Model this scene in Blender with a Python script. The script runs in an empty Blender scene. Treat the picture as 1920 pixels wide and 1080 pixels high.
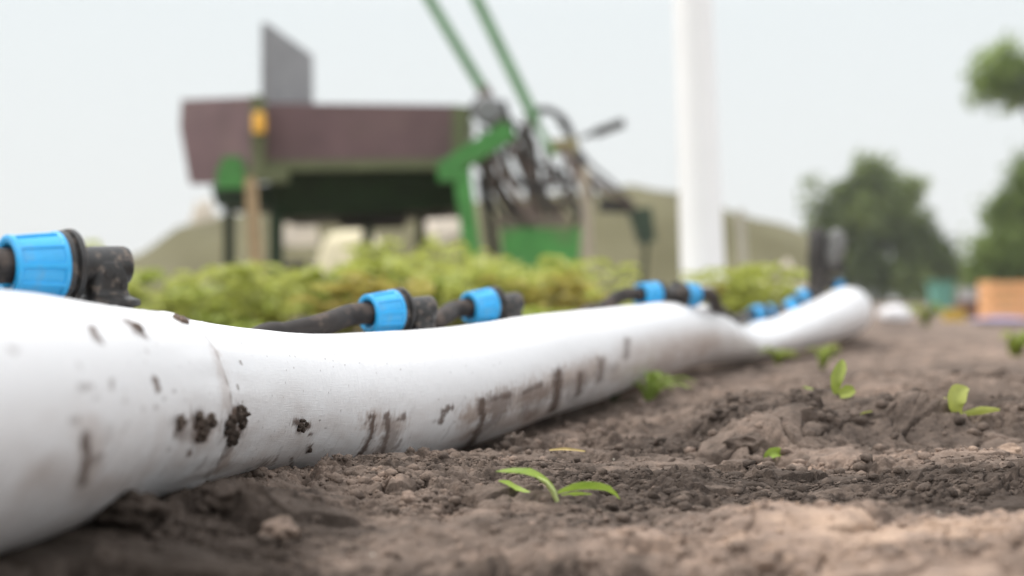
import bpy, math, random
import numpy as np
from mathutils import Vector, Matrix, Euler
random.seed(7); RNG = np.random.default_rng(7)
R_ = math.radians
S = bpy.context.scene
COL = S.collection

# ---------------------------------------------------------------- camera, sky, sun, exposure
F, CX, HY, H = 2667.0, 960.0, 565.0, 0.16       # pixels of focal length, horizon row, camera height
cd = bpy.data.cameras.new('camera'); cam = bpy.data.objects.new('camera', cd); COL.objects.link(cam)
cam.location = (0, 0, H); cam.rotation_euler = (R_(90), 0, 0)
cd.sensor_width = 36; cd.lens = F * 36 / 1920; cd.shift_y = (HY - 540) / 1920
cd.clip_start = 0.02; cd.clip_end = 3000
cd.dof.use_dof = True; cd.dof.focus_distance = 1.27; cd.dof.aperture_fstop = 3.3
S.camera = cam
S.render.engine = 'CYCLES'
S.cycles.use_denoising = True
S.cycles.max_bounces = 8
S.view_settings.view_transform = 'Standard'; S.view_settings.look = 'None'
S.view_settings.exposure = 0.0; S.view_settings.gamma = 1.0

SUN_EL, SUN_AZ = 56.0, -82.0                     # the sun stands high, to the left of the hose
W = bpy.data.worlds.new('World'); S.world = W; W.use_nodes = True
nt = W.node_tree; nt.nodes.clear()
def N(t, ty, **kw):
    n = t.nodes.new(ty)
    for k, v in kw.items(): setattr(n, k, v)
    return n
out = N(nt, 'ShaderNodeOutputWorld'); bg = N(nt, 'ShaderNodeBackground')
sky = N(nt, 'ShaderNodeTexSky', sky_type='NISHITA'); sky.sun_disc = False
sky.sun_elevation = R_(SUN_EL); sky.sun_rotation = R_(SUN_AZ); sky.dust_density = 6; sky.air_density = 1.2
tc = N(nt, 'ShaderNodeTexCoord'); sep = N(nt, 'ShaderNodeSeparateXYZ')
ramp = N(nt, 'ShaderNodeValToRGB')               # thin overcast: brighter overhead than at the horizon
e = ramp.color_ramp.elements
e[0].position = 0.0; e[0].color = (.93, .945, .935, 1)
e[1].position = 1.0; e[1].color = (2.35, 2.38, 2.42, 1)
q = e.new(.20); q.color = (.895, .95, .96, 1)
q = e.new(.42); q.color = (1.55, 1.57, 1.58, 1)
sc_ = N(nt, 'ShaderNodeVectorMath', operation='SCALE'); sc_.inputs['Scale'].default_value = 10.0
mx = N(nt, 'ShaderNodeMix', data_type='RGBA'); mx.inputs['Factor'].default_value = .93
nt.links.new(tc.outputs['Generated'], sep.inputs[0]); nt.links.new(sep.outputs['Z'], ramp.inputs[0])
nt.links.new(ramp.outputs[0], sc_.inputs[0]); nt.links.new(sky.outputs[0], mx.inputs['A']); nt.links.new(sc_.outputs[0], mx.inputs['B'])
nt.links.new(mx.outputs['Result'], bg.inputs['Color']); bg.inputs['Strength'].default_value = .1
nt.links.new(bg.outputs[0], out.inputs[0])
sl = bpy.data.lights.new('sun', 'SUN'); sl.energy = 2.3; sl.angle = R_(9); sl.color = (1, .95, .88)
so = bpy.data.objects.new('sun', sl); COL.objects.link(so)
az = R_(SUN_AZ); el = R_(SUN_EL)
sdir = Vector((math.sin(az) * math.cos(el), math.cos(az) * math.cos(el), math.sin(el)))
so.rotation_euler = sdir.to_track_quat('Z', 'Y').to_euler(); so.location = (-3, 4, 6)

# ---------------------------------------------------------------- helpers
def at(px, py, d):                               # a point d metres ahead that lies on the ray of a photo pixel
    return np.array([(px - CX) * d / F, d, H + (HY - py) * d / F])

def tag(o, label=None, cat=None, group=None, kind=None):
    if label: o['label'] = label
    if cat: o['category'] = cat
    if group: o['group'] = group
    if kind: o['kind'] = kind
    return o
def empty(name, loc=(0, 0, 0), rot=(0, 0, 0)):
    o = bpy.data.objects.new(name, None); COL.objects.link(o)
    o.location = loc; o.rotation_euler = rot; o.empty_display_size = .05
    return o
def mesh_np(name, V, Q, mat, parent=None, smooth=True, attrs=None, uv=None):
    V = np.asarray(V, np.float32); Q = np.asarray(Q, np.int32)
    me = bpy.data.meshes.new(name); k = Q.shape[1]
    me.vertices.add(len(V)); me.vertices.foreach_set('co', V.ravel())
    me.loops.add(Q.size); me.loops.foreach_set('vertex_index', Q.ravel())
    me.polygons.add(len(Q)); me.polygons.foreach_set('loop_start', np.arange(0, Q.size, k, dtype=np.int32))
    me.polygons.foreach_set('loop_total', np.full(len(Q), k, np.int32))
    if smooth: me.polygons.foreach_set('use_smooth', np.ones(len(Q), bool))
    for an, av in (attrs or {}).items():
        a = me.attributes.new(an, 'FLOAT', 'POINT'); a.data.foreach_set('value', np.asarray(av, np.float32).ravel())
    if uv is not None:
        u = me.uv_layers.new(name='UVMap'); u.data.foreach_set('uv', np.asarray(uv, np.float32)[Q.ravel()].ravel())
    me.update(calc_edges=True); me.materials.append(mat)
    o = bpy.data.objects.new(name, me); COL.objects.link(o)
    if parent: o.parent = parent
    return o
def children(o): return [c for c in bpy.data.objects if c.parent == o]
def copy_tree(o, parent=None):
    c = o.copy(); COL.objects.link(c); c.parent = parent
    for ch in children(o): copy_tree(ch, c)
    return c

class MB:
    """collects shapes, then links them as one mesh object"""
    def __init__(s): s.v = []; s.f = []
    def add(s, v, f):
        b = len(s.v); s.v += [tuple(map(float, p)) for p in v]; s.f += [tuple(i + b for i in q) for q in f]
        return s
    def box(s, c, d, rot=None):
        M = rot if rot is not None else np.eye(3)
        p = [np.array(c) + M @ (np.array([x, y, z]) * np.array(d) / 2) for x in (-1, 1) for y in (-1, 1) for z in (-1, 1)]
        return s.add(p, [(0, 1, 3, 2), (4, 6, 7, 5), (0, 4, 5, 1), (2, 3, 7, 6), (0, 2, 6, 4), (1, 5, 7, 3)])
    def tube(s, pts, r, n=12, cap=True):
        P = np.array(pts, float); m = len(P)
        r = np.full(m, r) if np.isscalar(r) else np.array(r, float)
        T = np.gradient(P, axis=0); T /= np.linalg.norm(T, axis=1)[:, None] + 1e-12
        up = np.array([0, 0, 1.]) if abs(T[0][2]) < .9 else np.array([1., 0, 0])
        vs = []; u = np.cross(T[0], up); u /= np.linalg.norm(u)
        for i in range(m):
            u = u - T[i] * np.dot(u, T[i]); u /= np.linalg.norm(u); w = np.cross(T[i], u)
            for k in range(n):
                a = 2 * math.pi * k / n
                vs.append(P[i] + r[i] * (math.cos(a) * u + math.sin(a) * w))
        fs = [(i * n + k, i * n + (k + 1) % n, (i + 1) * n + (k + 1) % n, (i + 1) * n + k) for i in range(m - 1) for k in range(n)]
        if cap: fs += [tuple(range(n))[::-1], tuple((m - 1) * n + k for k in range(n))]
        return s.add(vs, fs)
    def bar(s, a, b, w, h=None, up=(0, 0, 1)):
        """square section bar from a to b"""
        a = np.array(a, float); b = np.array(b, float); t = b - a; L = np.linalg.norm(t); t /= L
        u = np.cross(t, np.array(up, float))
        if np.linalg.norm(u) < 1e-3: u = np.cross(t, (0, 1, 0))
        u /= np.linalg.norm(u); v = np.cross(u, t)
        return s.box((a + b) / 2, (L, w, h or w), np.column_stack([t, u, v]))
    def lathe(s, prof, n=48, axis='x', fn=None):
        """profile of (position, radius) turned round the x or z axis"""
        vs = []
        for (x, r) in prof:
            for k in range(n):
                a = 2 * math.pi * k / n
                rr = fn(x, r, a) if fn else r
                p = (x, rr * math.cos(a), rr * math.sin(a))
                vs.append(p if axis == 'x' else (p[1], p[2], p[0]))
        m = len(prof)
        fs = [(i * n + k, (i + 1) * n + k, (i + 1) * n + (k + 1) % n, i * n + (k + 1) % n) for i in range(m - 1) for k in range(n)]
        return s.add(vs, fs)
    def prism(s, poly, off):
        """flat polygon (3-D points) given a thickness along the vector off"""
        n = len(poly); P = [np.array(p, float) for p in poly]; o = np.array(off, float)
        return s.add(P + [p + o for p in P], [tuple(range(n)), tuple(range(2 * n - 1, n - 1, -1))] + [(i, i + n, (i + 1) % n + n, (i + 1) % n) for i in range(n)])
    def build(s, name, mat, parent=None, smooth=None, bevel=0):
        me = bpy.data.meshes.new(name); me.from_pydata(s.v, [], s.f); me.update()
        import bmesh
        bm = bmesh.new(); bm.from_mesh(me); bmesh.ops.recalc_face_normals(bm, faces=bm.faces); bm.to_mesh(me); bm.free()
        if smooth:
            me.polygons.foreach_set('use_smooth', np.ones(len(me.polygons), bool)); me.set_sharp_from_angle(angle=R_(smooth))
        me.materials.append(mat)
        o = bpy.data.objects.new(name, me); COL.objects.link(o)
        if parent: o.parent = parent
        if bevel:
            b = o.modifiers.new('bevel', 'BEVEL'); b.width = bevel; b.segments = 2; b.limit_method = 'ANGLE'
        return o

# numpy noise
def hsh(ix, iy, seed):
    h = (ix.astype(np.int64) * 374761393 + iy.astype(np.int64) * 668265263 + seed * 1442695041) & 0xffffffff
    h = ((h ^ (h >> 13)) * 1274126177) & 0xffffffff
    h = ((h ^ (h >> 16)) * 2246822519) & 0xffffffff
    return ((h ^ (h >> 15)) & 0xffffff) / float(0xffffff)
def perlin(x, y, seed=0):
    x = np.asarray(x, float); y = np.asarray(y, float)
    ix = np.floor(x); iy = np.floor(y); fx = x - ix; fy = y - iy
    u = fx * fx * fx * (fx * (fx * 6 - 15) + 10); v = fy * fy * fy * (fy * (fy * 6 - 15) + 10)
    def g(dx, dy):
        a = hsh(ix + dx, iy + dy, seed) * 2 * np.pi
        return np.cos(a) * (fx - dx) + np.sin(a) * (fy - dy)
    a, b, c, d = g(0, 0), g(1, 0), g(0, 1), g(1, 1)
    return ((a * (1 - u) + b * u) * (1 - v) + (c * (1 - u) + d * u) * v) * 1.5
def fbm(x, y, seed=0, o=3):
    r = 0; a = 1.
    for k in range(o): r = r + a * perlin(x * 2 ** k, y * 2 ** k, seed + k * 11); a *= .5
    return r
def worley(x, y, seed=0):
    x = np.asarray(x, float); y = np.asarray(y, float)
    ix = np.floor(x); iy = np.floor(y); best = np.full(x.shape, 9.); idv = np.zeros(x.shape)
    for dx in (-1, 0, 1):
        for dy in (-1, 0, 1):
            cx = ix + dx; cy = iy + dy
            px = cx + hsh(cx, cy, seed); py = cy + hsh(cx, cy, seed + 57)
            d = (px - x) ** 2 + (py - y) ** 2
            m = d < best; best = np.where(m, d, best); idv = np.where(m, hsh(cx, cy, seed + 99), idv)
    return np.sqrt(best), idv
def sst(a, b, x):
    t = np.clip((x - a) / (b - a), 0, 1); return t * t * (3 - 2 * t)

# materials
def mat(name, col, rough=.6, var=.15, scale=30, bump=0.0, bscale=None, spec=.4, metal=0, trans=0, dirt=None, dirt_amt=.5, dirt_scale=8, col2=None):
    m = bpy.data.materials.new(name); m.use_nodes = True; t = m.node_tree; b = t.nodes['Principled BSDF']
    b.inputs['Roughness'].default_value = rough; b.inputs['Specular IOR Level'].default_value = spec; b.inputs['Metallic'].default_value = metal
    co = N(t, 'ShaderNodeTexCoord'); no = N(t, 'ShaderNodeTexNoise'); no.inputs['Scale'].default_value = scale; no.inputs['Detail'].default_value = 6
    t.links.new(co.outputs['Object'], no.inputs['Vector'])
    r = N(t, 'ShaderNodeValToRGB'); c = np.array(col)
    c2 = np.array(col2) if col2 is not None else c * (1 + var)
    r.color_ramp.elements[0].position = .3; r.color_ramp.elements[0].color = (*np.clip(c * (1 - var), 0, 1), 1)
    r.color_ramp.elements[1].position = .7; r.color_ramp.elements[1].color = (*np.clip(c2, 0, 1), 1)
    t.links.new(no.outputs['Fac'], r.inputs[0]); colour = r.outputs[0]
    if dirt is not None:
        n2 = N(t, 'ShaderNodeTexNoise'); n2.inputs['Scale'].default_value = dirt_scale; n2.inputs['Detail'].default_value = 8; n2.inputs['Roughness'].default_value = .65
        t.links.new(co.outputs['Object'], n2.inputs['Vector'])
        mr = N(t, 'ShaderNodeMapRange'); mr.inputs['From Min'].default_value = .52; mr.inputs['From Max'].default_value = .66; mr.inputs['To Max'].default_value = dirt_amt
        t.links.new(n2.outputs['Fac'], mr.inputs['Value'])
        mm = N(t, 'ShaderNodeMix', data_type='RGBA'); t.links.new(mr.outputs[0], mm.inputs['Factor']); t.links.new(colour, mm.inputs['A']); mm.inputs['B'].default_value = (*dirt, 1)
        colour = mm.outputs['Result']
        mr2 = N(t, 'ShaderNodeMapRange'); mr2.inputs['To Min'].default_value = rough; mr2.inputs['To Max'].default_value = .9
        t.links.new(mr.outputs[0], mr2.inputs['Value']); t.links.new(mr2.outputs[0], b.inputs['Roughness'])
    t.links.new(colour, b.inputs['Base Color'])
    if bump:
        nb = N(t, 'ShaderNodeTexNoise'); nb.inputs['Scale'].default_value = bscale or scale * 4; nb.inputs['Detail'].default_value = 5
        t.links.new(co.outputs['Object'], nb.inputs['Vector'])
        bp = N(t, 'ShaderNodeBump'); bp.inputs['Strength'].default_value = bump; bp.inputs['Distance'].default_value = .002
        t.links.new(nb.outputs['Fac'], bp.inputs['Height']); t.links.new(bp.outputs[0], b.inputs['Normal'])
    if trans:
        tr = N(t, 'ShaderNodeBsdfTranslucent'); ms = N(t, 'ShaderNodeMixShader'); ms.inputs[0].default_value = trans
        t.links.new(colour, tr.inputs['Color']); t.links.new(b.outputs[0], ms.inputs[1]); t.links.new(tr.outputs[0], ms.inputs[2])
        t.links.new(ms.outputs[0], t.nodes['Material Output'].inputs['Surface'])
    return m

def soil_mat():
    m = bpy.data.materials.new('soil'); m.use_nodes = True; t = m.node_tree; b = t.nodes['Principled BSDF']
    b.inputs['Roughness'].default_value = .95; b.inputs['Specular IOR Level'].default_value = .15
    a = N(t, 'ShaderNodeAttribute', attribute_name='dry_shade'); co = N(t, 'ShaderNodeTexCoord')
    n1 = N(t, 'ShaderNodeTexNoise'); n1.inputs['Scale'].default_value = 55; n1.inputs['Detail'].default_value = 8; n1.inputs['Roughness'].default_value = .65
    t.links.new(co.outputs['Object'], n1.inputs['Vector'])
    ad = N(t, 'ShaderNodeMath', operation='MULTIPLY_ADD'); ad.inputs[1].default_value = .75; t.links.new(n1.outputs['Fac'], ad.inputs[0])
    sb = N(t, 'ShaderNodeMath', operation='SUBTRACT'); sb.inputs[1].default_value = .375; t.links.new(a.outputs['Fac'], sb.inputs[0]); t.links.new(sb.outputs[0], ad.inputs[2])
    r = N(t, 'ShaderNodeValToRGB'); e = r.color_ramp.elements
    e[0].position = 0; e[0].color = (.045, .034, .027, 1)
    e[1].position = 1; e[1].color = (.46, .335, .255, 1)
    for p, c in ((.3, (.086, .067, .056)), (.55, (.180, .138, .113)), (.78, (.30, .223, .178))):
        k = e.new(p); k.color = (*c, 1)
    t.links.new(ad.outputs[0], r.inputs[0])
    # sparse pale grains
    v = N(t, 'ShaderNodeTexVoronoi'); v.inputs['Scale'].default_value = 70; t.links.new(co.outputs['Object'], v.inputs['Vector'])
    lt = N(t, 'ShaderNodeMath', operation='LESS_THAN'); lt.inputs[1].default_value = .10; t.links.new(v.outputs['Distance'], lt.inputs[0])
    sv = N(t, 'ShaderNodeSeparateColor'); t.links.new(v.outputs['Color'], sv.inputs[0])
    l2 = N(t, 'ShaderNodeMath', operation='LESS_THAN'); l2.inputs[1].default_value = .05; t.links.new(sv.outputs[0], l2.inputs[0])
    ml = N(t, 'ShaderNodeMath', operation='MULTIPLY'); t.links.new(lt.outputs[0], ml.inputs[0]); t.links.new(l2.outputs[0], ml.inputs[1])
    mm = N(t, 'ShaderNodeMix', data_type='RGBA'); t.links.new(ml.outputs[0], mm.inputs['Factor']); t.links.new(r.outputs[0], mm.inputs['A']); mm.inputs['B'].default_value = (.5, .45, .38, 1)
    t.links.new(mm.outputs['Result'], b.inputs['Base Color'])
    n2 = N(t, 'ShaderNodeTexNoise'); n2.inputs['Scale'].default_value = 330; n2.inputs['Detail'].default_value = 4; n2.inputs['Roughness'].default_value = .7
    t.links.new(co.outputs['Object'], n2.inputs['Vector'])
    bp = N(t, 'ShaderNodeBump'); bp.inputs['Strength'].default_value = .9; bp.inputs['Distance'].default_value = .003
    t.links.new(n2.outputs['Fac'], bp.inputs['Height']); t.links.new(bp.outputs[0], b.inputs['Normal'])
    return m
M_SOIL = soil_mat()

# ---------------------------------------------------------------- the hose: spine
# x, y, height of the axis, radius across, radius up
ST = np.array([
 (-.30, .20, .075, .072, .072), (-.30, .45, .085, .072, .072), (-.305, .65, .0955, .0724, .0724), (-.30, .82, .0917, .0747, .0747),
 (-.285, 1.05, .0823, .0707, .0707), (-.25, 1.27, .0695, .0678, .0678), (-.20, 1.40, .0584, .0695, .0695), (-.145, 1.5, .0551, .0725, .0725),
 (-.093, 1.6, .0581, .0708, .0708), (-.038, 1.72, .0633, .0697, .0697), (.028, 1.9, .0722, .069, .069), (.11, 2.13, .0774, .0693, .0693),
 (.225, 2.5, .0865, .0669, .0669), (.38, 3.0, .089, .072, .0682), (.60, 3.8, .045, .085, .049), (.93, 4.6, .069, .072, .066),
 (1.17, 5.0, .120, .076, .086), (1.27, 5.42, .112, .080, .084), (1.30, 6.2, .08, .08, .055), (1.25, 7.2, .06, .085, .045), (.9, 9., .05, .085, .045), (.3, 13., .05, .085, .045)])
def crom(P, t):
    i = np.clip(np.floor(t).astype(int), 0, len(P) - 2); f = (t - i)[:, None]
    p = lambda k: P[np.clip(k, 0, len(P) - 1)]
    a, b, c, d = p(i - 1), p(i), p(i + 1), p(i + 2)
    return .5 * ((2 * b) + (c - a) * f + (2 * a - 5 * b + 4 * c - d) * f ** 2 + (3 * b - a - 3 * c + d) * f ** 3)
_sp = crom(ST, np.linspace(0, len(ST) - 1, 4000))
def hose_x(y): return np.interp(y, _sp[:, 1], _sp[:, 0])
def hose_bot(y): return np.interp(y, _sp[:, 1], _sp[:, 2] - _sp[:, 4])
_slope = np.gradient(_sp[:, 0]) / np.gradient(_sp[:, 1])
def hose_perp(x, y): return (x - hose_x(y)) / np.sqrt(1 + np.interp(y, _sp[:, 1], _slope) ** 2)

# ---------------------------------------------------------------- the ground
def ground(x, y, fine=True):
    x = np.asarray(x, float); y = np.asarray(y, float)
    r = np.hypot(x, y); near = 1 - sst(6, 25, r)
    z = (.010 * perlin(x / .5, y / .38, 1) + .006 * perlin(x / .19, y / .14, 2)) * near
    z = z + sst(2.2, 5, y) * near * (.034 * perlin(x / 1.6, y / .8, 3) - .006)
    wx = x + .03 * perlin(x / .13, y / .13, 31); wy = y + .03 * perlin(x / .13 + 9, y / .13, 32)
    # a clod ridge across the right, its steep side towards the camera
    yr = 1.60 + .10 * (x - .4) + .05 * perlin(x / .16, 0 * x, 4); dy = wy - yr
    prof = np.where(dy < 0, np.exp(-(dy / .055) ** 2), np.exp(-(dy / .30) ** 2))
    z = z + .046 * prof * sst(.19, .27, wx) * (1 - .5 * sst(.62, .95, wx)) * (.8 + .5 * perlin(x / .1, y / .2, 5))
    z = z - .020 * np.exp(-((wx - .235) / .05) ** 2 - ((wy - 1.47) / .06) ** 2)
    dy = wy - (2.25 + .1 * perlin(x / .2, 0 * x, 6)); prof = np.where(dy < 0, np.exp(-(dy / .07) ** 2), np.exp(-(dy / .3) ** 2))
    z = z + .035 * prof * sst(.42, .55, wx) * (1 - sst(.8, 1.1, wx))
    # pale crust in front, broken off along its far edge
    z = z + .012 * (1 - sst(1.02, 1.06, wy + .04 * perlin(x / .09, 0 * x, 7))) * sst(.06, .16, wx)
    # dark clods thrown up beside the hose at the lower left
    z = z + .034 * np.exp(-((wx + .215) / .06) ** 2 - ((wy - .94) / .08) ** 2) * (1 + .6 * perlin(x / .03, y / .03, 8))
    z = z + .012 * np.exp(-((wx + .145) / .07) ** 2 - ((wy - 1.27) / .05) ** 2)
    # seat of the hose
    dp = hose_perp(x, y); hb = hose_bot(y)
    w = np.exp(-(dp / np.where(y < 1.45, .10, .075)) ** 2) * np.where(y > 3.4, .6, 1) * (1 - sst(9, 13, y))
    z = z * (1 - w) + (hb + np.where(y < 1.45, .008, -.012)) * w
    if not fine: return z
    rough = .38 + .75 * sst(-.35, .35, fbm(x / .16, y / .11, 12, 2))
    dryf = (1 - sst(.98, 1.10, wy)) * sst(.02, .2, wx)
    rough = rough * (1 - .15 * dryf) * np.where(np.abs(dp) < .07, .5, 1)
    nearf = 1 - sst(5, 9, r)
    z0 = z
    for L, A, sd in ((.105, .016, 45), (.060, .011, 46)):                                     # larger smooth clods half sunk in the tilth
        f, i = worley((x + .02 * perlin(x / .05, y / .05, 47)) / L, (y + .02 * perlin(x / .05 + 3, y / .05, 48)) / L, sd)
        pl = (i > .62) * np.clip(1 - (f / .62) ** 3, 0, 1) ** .6; z = z + nearf * A * (i - .3) * pl * (np.abs(dp) > .08); rough = rough * (1 - .55 * pl)
    qx = x + .008 * perlin(x / .035, y / .035, 33) + .002 * perlin(x / .013, y / .013, 35); qy = y + .008 * perlin(x / .035 + 5, y / .035, 34) + .002 * perlin(x / .013 + 3, y / .013, 36)
    for L, A, sd in ((.090, .0085, 20), (.042, .0070, 21), (.020, .0046, 22), (.0098, .0024, 23), (.0052, .0013, 24)):
        m = nearf if L > .015 else 1 - sst(2.2, 3.6, r)
        z = z + A * m * rough * (sst(0, .42, np.abs(perlin(qx / L, qy / L, sd))) - .68)     # flat-topped clods with sharp creases
    for L, A, sd in ((.030, .0050, 25), (.0135, .0032, 26), (.0068, .0019, 27)):
        m = 1 - sst(2.2, 3.6, r)
        f, i = worley(qx / L, qy / L, sd)
        z = z + A * m * rough * (i ** 2.2) * 1.5 * np.sqrt(np.clip(1 - (f / .7) ** 2, 0, 1))
    z = z + nearf * (.0012 * perlin(x / .007, y / .006, 28) + .0008 * perlin(x / .0035, y / .0032, 29)) * (.3 + rough)
    ck = np.abs(perlin(x / .11 + .4 * perlin(x / .04, y / .04, 40), y / .06, 41))           # cracks between clods
    z = z - nearf * .012 * (1 - sst(0, .08, ck)) * sst(-.1, .3, perlin(x / .25, y / .2, 42))
    return (z, z - z0) if fine == 'split' else z
def dryness_shade(x, y):
    wy = y + .06 * perlin(x / .12, y / .1, 50); wx = x + .05 * perlin(x / .12 + 7, y / .1, 51)
    d = .47 + .20 * fbm(x / .22, y / .12, 52, 3) + 0 * x
    d = d + .36 * (1 - sst(.99, 1.05, wy)) * sst(.04, .20, wx)
    d = d - .20 * sst(1.04, 1.09, wy) * (1 - sst(1.25, 1.36, wy)) * sst(.05, .2, wx)
    d = d + .10 * sst(1.34, 1.42, wy) * (1 - sst(1.5, 1.6, wy)) * sst(.2, .3, wx)
    d = d - .14 * sst(1.5, 1.56, wy) * (1 - sst(1.62, 1.8, wy)) * sst(.1, .2, wx)  # darker tone along the steep front of the ridge
    d = d + (.08 + .16 * perlin(x / .45, y / .5, 54)) * sst(1.9, 2.5, wy)
    d = d - .40 * (1 - sst(-.17, -.06, wx)) * (1 - sst(1.04, 1.18, wy))  # shade of the hose at the lower left, painted into the soil colour
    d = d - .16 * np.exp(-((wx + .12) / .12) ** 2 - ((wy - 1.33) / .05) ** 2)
    return d + .10 * perlin(x / .03, y / .025, 53)

def axis_grid(a, b, step, lo, hi, g1, g2):
    c = list(np.arange(a, b, step)); s = step; x = c[-1]
    while x < hi: s = min(s * g1, max(s * g1, .02)) if x < 4 else s * g2; x += s; c.append(x)
    s = step; x = c[0]; l = []
    while x > lo: s = s * g1 if x > -4 else s * g2; x -= s; l.append(x)
    return np.array(l[::-1] + c)
gx = axis_grid(-.42, .70, .0014, -420, 420, 1.012, 1.10)
ys = [.62]
while ys[-1] < 700:
    y = ys[-1]; st = (.0014 if 1.0 < y < 1.45 else .0021) if y < 1.75 else (max(.0021, (y - 1.75) * .006 + .0021) if y < 12 else (y - 11) * .06 + .06)
    ys.append(y + st)
yb = [.62]; s = .003
while yb[-1] > -60: yb.append(yb[-1] - s); s *= 1.06
gy = np.array(yb[:0:-1] + ys)
GX, GY = np.meshgrid(gx, gy)
GZ, GD = ground(GX, GY, 'split'); nx, ny = len(gx), len(gy)
idx = np.arange(nx * ny).reshape(ny, nx)
Qg = np.stack([idx[:-1, :-1], idx[:-1, 1:], idx[1:, 1:], idx[1:, :-1]], -1).reshape(-1, 4)
g = mesh_np('ground', np.stack([GX + .15 * GD, GY - .4 * np.clip(GD, -.02, .02) * (np.abs(hose_perp(GX, GY)) > .08), GZ], -1).reshape(-1, 3), Qg, M_SOIL, attrs={'dry_shade': dryness_shade(GX, GY)})
tag(g, kind='structure')
print('ground', nx, ny)
def gz(x, y, fine=True): return float(ground(np.array([x]), np.array([y]), fine)[0])
def hit(px, py):
    """where the ray of a photo pixel meets the soil"""
    d = np.arange(.5, 14, .004); P = np.array([at(px, py, k) for k in d])
    g_ = ground(P[:, 0], P[:, 1]); k = np.argmax(P[:, 2] < g_)
    return P[k] if (P[:, 2] < g_).any() else P[-1]

# loose crumbs lying on the soil (uncountable)
import bmesh
def ico(sub):
    b = bmesh.new(); bmesh.ops.create_icosphere(b, subdivisions=sub, radius=1); b.verts.ensure_lookup_table()
    v = np.array([p.co[:] for p in b.verts]); f = np.array([[q.index for q in p.verts] for p in b.faces]); b.free(); return v, f
I1 = ico(1); I2 = ico(2); I3 = ico(3)
def lump(base, r, seed, amp=.35):
    v, f = base; k = 1.6
    o = 1 + amp * (perlin(v[:, 0] * k + seed, v[:, 1] * k + v[:, 2] * 2.1, seed) + .6 * perlin(v[:, 1] * 3.3 + v[:, 0] + seed, v[:, 2] * 3.3, seed + 1))
    return v * o[:, None] * r
def crumbs(name, pts, radii, dry_shade):
    VV = []; FF = []; DD = []; n = 0
    variants = [lump(I1, 1.0, s * 3 + 1, .55) * np.array([1.1, .9, .75]) for s in range(40)]
    for (p, r, d) in zip(pts, radii, dry_shade):
        v = variants[random.randrange(40)]; a = random.uniform(0, 6.28); c, s = math.cos(a), math.sin(a)
        w = np.column_stack([v[:, 0] * c - v[:, 1] * s, v[:, 0] * s + v[:, 1] * c, v[:, 2]]) * r + p
        VV.append(w); FF.append(I1[1] + n); DD.append(np.full(len(v), d)); n += len(v)
    return mesh_np(name, np.concatenate(VV), np.concatenate(FF), M_SOIL, attrs={'dry_shade': np.concatenate(DD)})
cn = 150000
cy = .80 + 1.7 * RNG.random(cn) ** 1.7; cx_ = (RNG.random(cn) * 2 - 1) * cy * .40 + .03
pat = perlin(cx_ / .10, cy / .07, 61) + .6 * perlin(cx_ / .035, cy / .03, 62)
_, ci = worley((cx_ + .02 * perlin(cx_ / .05, cy / .05, 47)) / .105, (cy + .02 * perlin(cx_ / .05 + 3, cy / .05, 48)) / .105, 45)
ok = (hose_perp(cx_, cy) > .05) & ((ci < .62) | (RNG.random(cn) < .3)) & (pat + .55 * RNG.random(cn) > .22) & (RNG.random(cn) < np.where((cy > .95) & (cy < 1.6), 1, .45))
cx_, cy = cx_[ok][:60000], cy[ok][:60000]; n_ = len(cx_)
cr_ = np.clip(.00085 * (1 - RNG.random(n_)) ** -.48, .0006, .0065) * np.clip(cy / 1.25, .9, 1.5)
cz = ground(cx_, cy) + cr_ * (.45 * RNG.random(n_) - .1); print('crumbs', n_)
o = crumbs('soil_crumbs', np.column_stack([cx_, cy, cz]), cr_, dryness_shade(cx_, cy) + .03 + .08 * RNG.standard_normal(len(cx_)))
tag(o, 'loose crumbs of dried brown soil scattered over the field', 'soil crumbs', kind='stuff')

def clod(name, px, py, r, label, d=.5, sq=.7, sink=.35):
    p = hit(px, py); v = lump(I3, 1, int(px) % 97, .5) * np.array([1.15, 1, sq]) * r
    v += (r * .10 * perlin(v[:, 0] / r * 5 + 3, v[:, 1] / r * 5 + v[:, 2] / r * 4, 5))[:, None] * v / np.linalg.norm(v, axis=1)[:, None]
    b = v.copy(); f = I3[1]
    ob = mesh_np(name, b, f, M_SOIL, attrs={'dry_shade': np.full(len(b), d)})
    s = ob.modifiers.new('fine', 'SUBSURF'); s.levels = 1; s.render_levels = 2
    tx = bpy.data.textures.new('clod_noise', 'CLOUDS'); tx.noise_scale = r * .5; tx.noise_depth = 4
    dm = ob.modifiers.new('rough', 'DISPLACE'); dm.texture = tx; dm.strength = r * .22; dm.mid_level = .5
    ob.location = (p[0], p[1], gz(p[0], p[1], False) + r * (sq - sink))
    return tag(ob, label, 'soil clod')
clod('soil_clod', 250, 985, .017, 'dark blurred soil clod against the hose at the lower left', .12, .8, .3)
clod('soil_clod', 415, 945, .012, 'dark crumbly soil clod under the ringed seam of the hose', .18, .85, .3)
clod('soil_clod', 520, 1000, .011, 'small reddish soil clod left of the smooth crest in front of the hose', .62, .8)
clod('soil_clod', 1890, 850, .012, 'pale pinkish soil clod at the right edge beyond the dark soil band', .9, .8)
clod('soil_clod', 1400, 835, .017, 'dark clod beside the hollow at the left end of the soil ridge', .42, .7, .42)
clod('soil_clod', 1800, 945, .009, 'small grey soil clod at the far edge of the pale crust', .4, .8)

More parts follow.
